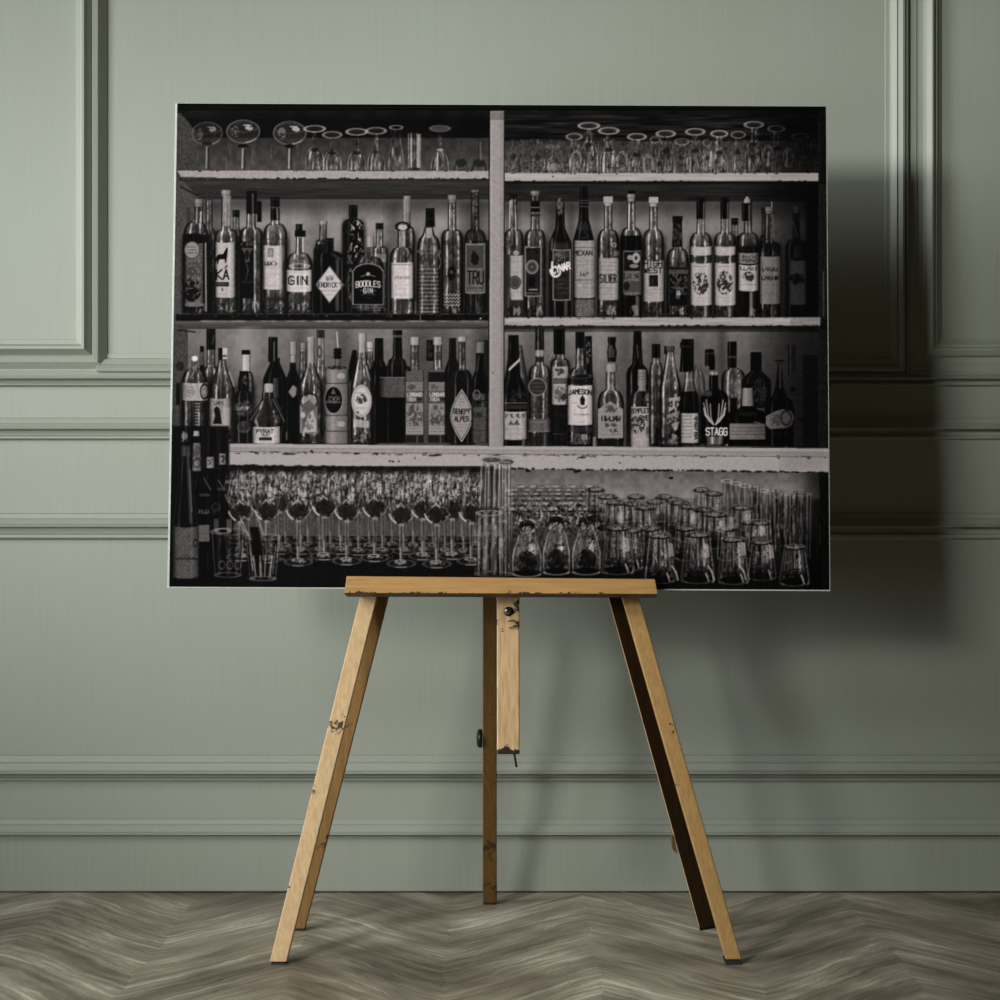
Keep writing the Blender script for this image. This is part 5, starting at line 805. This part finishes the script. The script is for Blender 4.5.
# ledge: a tray board with a leaning front lip
lp = empty('ledge', (0, 4.05, .76)); bpy.data.objects.remove(lp)
th = math.radians(17)
def lip():
    yb, yt = 4.022, 4.031; V = []
    TL, TR = P(346.6, 576.2, yt), P(655, 579.2, yt); BL, BR = P(344.4, 593, yb), P(657.9, 594, yb)
    ub = Vector((0, math.cos(math.radians(21)), -math.sin(math.radians(21))))*.0215      # the underside falls away to the back
    ut = Vector((0, 1, 0))*.014
    V = [BL, BR, TR, TL, BL+ub+Vector((.004, 0, 0)), BR+ub-Vector((.004, 0, 0)), TR+ut, TL+ut]
    return V
V = lip()
ledge = bevel(mesh_obj('ledge', V, HEX, M_LEDGE, ez), .0012, 2)
tray = box('tray', P(352, 590, 4.05).x, P(650, 590, 4.05).x, 4.046, 4.106, .7455, .7553, M_DARK, ledge, .001)
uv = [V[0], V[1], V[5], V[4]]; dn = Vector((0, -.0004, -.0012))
strip = mesh_obj('underside_shade', [Vector(q)+Vector((0, -.0006, .0004)) for q in uv]+[Vector(q)+dn for q in uv], HEX, M_DARK, ledge); strip['label'] = 'shade strip under the lip'  # dark strip added as the shade beneath the ledge lip
# cross bar that ties the two front legs and the mast behind the panel
z_c = 1.30
sA = z_c/(CAMH-(597-500)*4.112/F); (a0, a1), yA, _ = f1(sA); (b0, b1), yB, _ = f2(sA)
box('crossbar', a0-.02, b1+.02, yA+LD, yA+LD+.024, z_c-.03, z_c+.03, M_HONEY, ez)
# brace that joins mast and centre leg near the ledge
box('brace', xl+.004, xr-.004, m_at(.9)+.026, 4.30, .88, .92, M_HONEY, ez)
# blocks between front and rear legs at ledge height
for f, g in ((f1, f3), (f2, f4)):
    (a0, a1), y0, z0 = f(1.0); (c0, c1), y1, z1 = g(1.0)
    box('hinge_block', min(a0, c0)+.004, max(a1, c1)-.004, y0+LD-.006, y0+LD+.02, z0+.004, z0+.05, M_BROWN, ez)

# ---------------------------------------------------------------- the picture
YB, YT = 4.058, 4.1317
W = 663.3*YB/F
zb, zt = CAMH-(589.65-500)*YB/F, CAMH+(500-104.4)*YT/F
H = math.hypot(zt-zb, YT-YB); tilt = math.atan2(YT-YB, zt-zb); roll = math.radians(.27)
pic = empty('framed_print', (0, YB, zb))
pic.name = 'picture'
pic.rotation_euler = Matrix.Rotation(-tilt, 3, 'X').to_euler(); pic.matrix_world = Matrix.Translation((0, YB, zb)) @ Matrix.Rotation(-tilt, 4, 'X') @ Matrix.Translation((0, 0, H/2)) @ Matrix.Rotation(roll, 4, 'Y') @ Matrix.Translation((0, 0, -H/2))
bpy.context.view_layer.update()
tag(pic, 'large unframed monochrome photo of bar shelves, standing on the wooden easel', 'picture')
def local(name, V, Fc, mat):
    o = mesh_obj(name, V, Fc, mat); o.parent = pic; return o
TK = .017
b_ = local('backing_panel', [(-W/2, 0, 0), (W/2, 0, 0), (W/2, TK, 0), (-W/2, TK, 0), (-W/2, 0, H), (W/2, 0, H), (W/2, TK, H), (-W/2, TK, H)], HEX, M_EDGE); bevel(b_, .0008, 2)
b_['label'] = 'thin pale panel edge'
box_b = local('back_frame', [(-W/2+.06, TK, .06), (W/2-.06, TK, .06), (W/2-.06, TK+.012, .06), (-W/2+.06, TK+.012, .06), (-W/2+.06, TK, H-.06), (W/2-.06, TK, H-.06), (W/2-.06, TK+.012, H-.06), (-W/2+.06, TK+.012, H-.06)], HEX, M_BACK)
def make_print():
    A = paint_print()
    A = A[:AH//2*2, :AW//2*2].reshape(AH//2, 2, AW//2, 2).mean((1, 3)); sc = AS/2
    gx, gy = 1000, 740
    mL, mR, mT, mB = .0042, .0024, .0012, .0030     # pale margin left around the print
    u = np.linspace(0, 1, gx); v = np.linspace(0, 1, gy)
    X = -W/2+mL+(W-mL-mR)*u[None, :]+0*v[:, None]; Z = H-mT-(H-mT-mB)*v[:, None]+0*u[None, :]
    co = np.stack([X, np.full_like(X, -.0005), Z], -1).reshape(-1, 3).astype(np.float32)
    s = v*YB/(YT*(1-v)+YB*v)                        # the drawing was measured with the same slight lean
    s = s[:, None]; uu = u[None, :]
    px = (177.1+(825.6-177.1)*uu)*(1-s)+(169.4+(829.4-169.4)*uu)*s; py = (103.4+3*uu)*(1-s)+(586.7+3.1*uu)*s
    fx = np.clip((px-AX0)*sc-.5, 0, A.shape[1]-1.01); fy = np.clip((py-AY0)*sc-.5, 0, A.shape[0]-1.01)
    ix, iy = fx.astype(int), fy.astype(int); fx -= ix; fy -= iy
    L = (A[iy, ix]*(1-fx)+A[iy, ix+1]*fx)*(1-fy)+(A[iy+1, ix]*(1-fx)+A[iy+1, ix+1]*fx)*fy
    c = L[..., None]*np.array([1, .945, .94])/255.; lin = np.where(c < .04045, c/12.92, ((c+.055)/1.055)**2.4)
    col = np.ones((gy, gx, 4), np.float32); col[..., :3] = lin*PRINT_GAIN
    me = bpy.data.meshes.new('printed_photograph')
    I = np.arange(gx*gy).reshape(gy, gx); q = np.stack([I[1:, :-1], I[1:, 1:], I[:-1, 1:], I[:-1, :-1]], -1).reshape(-1, 4)
    me.vertices.add(gx*gy); me.vertices.foreach_set('co', co.ravel())
    nq = len(q); me.loops.add(nq*4); me.loops.foreach_set('vertex_index', q.ravel().astype(np.int32))
    me.polygons.add(nq); me.polygons.foreach_set('loop_start', np.arange(0, nq*4, 4, dtype=np.int32))
    me.update(calc_edges=True)
    at = me.color_attributes.new('ink', 'FLOAT_COLOR', 'POINT'); at.data.foreach_set('color', col.ravel())
    m, nt, b = nodes('printed_ink', .6, .03); an = nt.nodes.new('ShaderNodeAttribute'); an.attribute_name = 'ink'
    nt.links.new(an.outputs['Color'], b.inputs['Base Color']); me.materials.append(m)
    o = bpy.data.objects.new('printed_photograph', me); COL.objects.link(o); o.parent = pic
    o['label'] = 'monochrome printed photograph of a bar'
make_print()
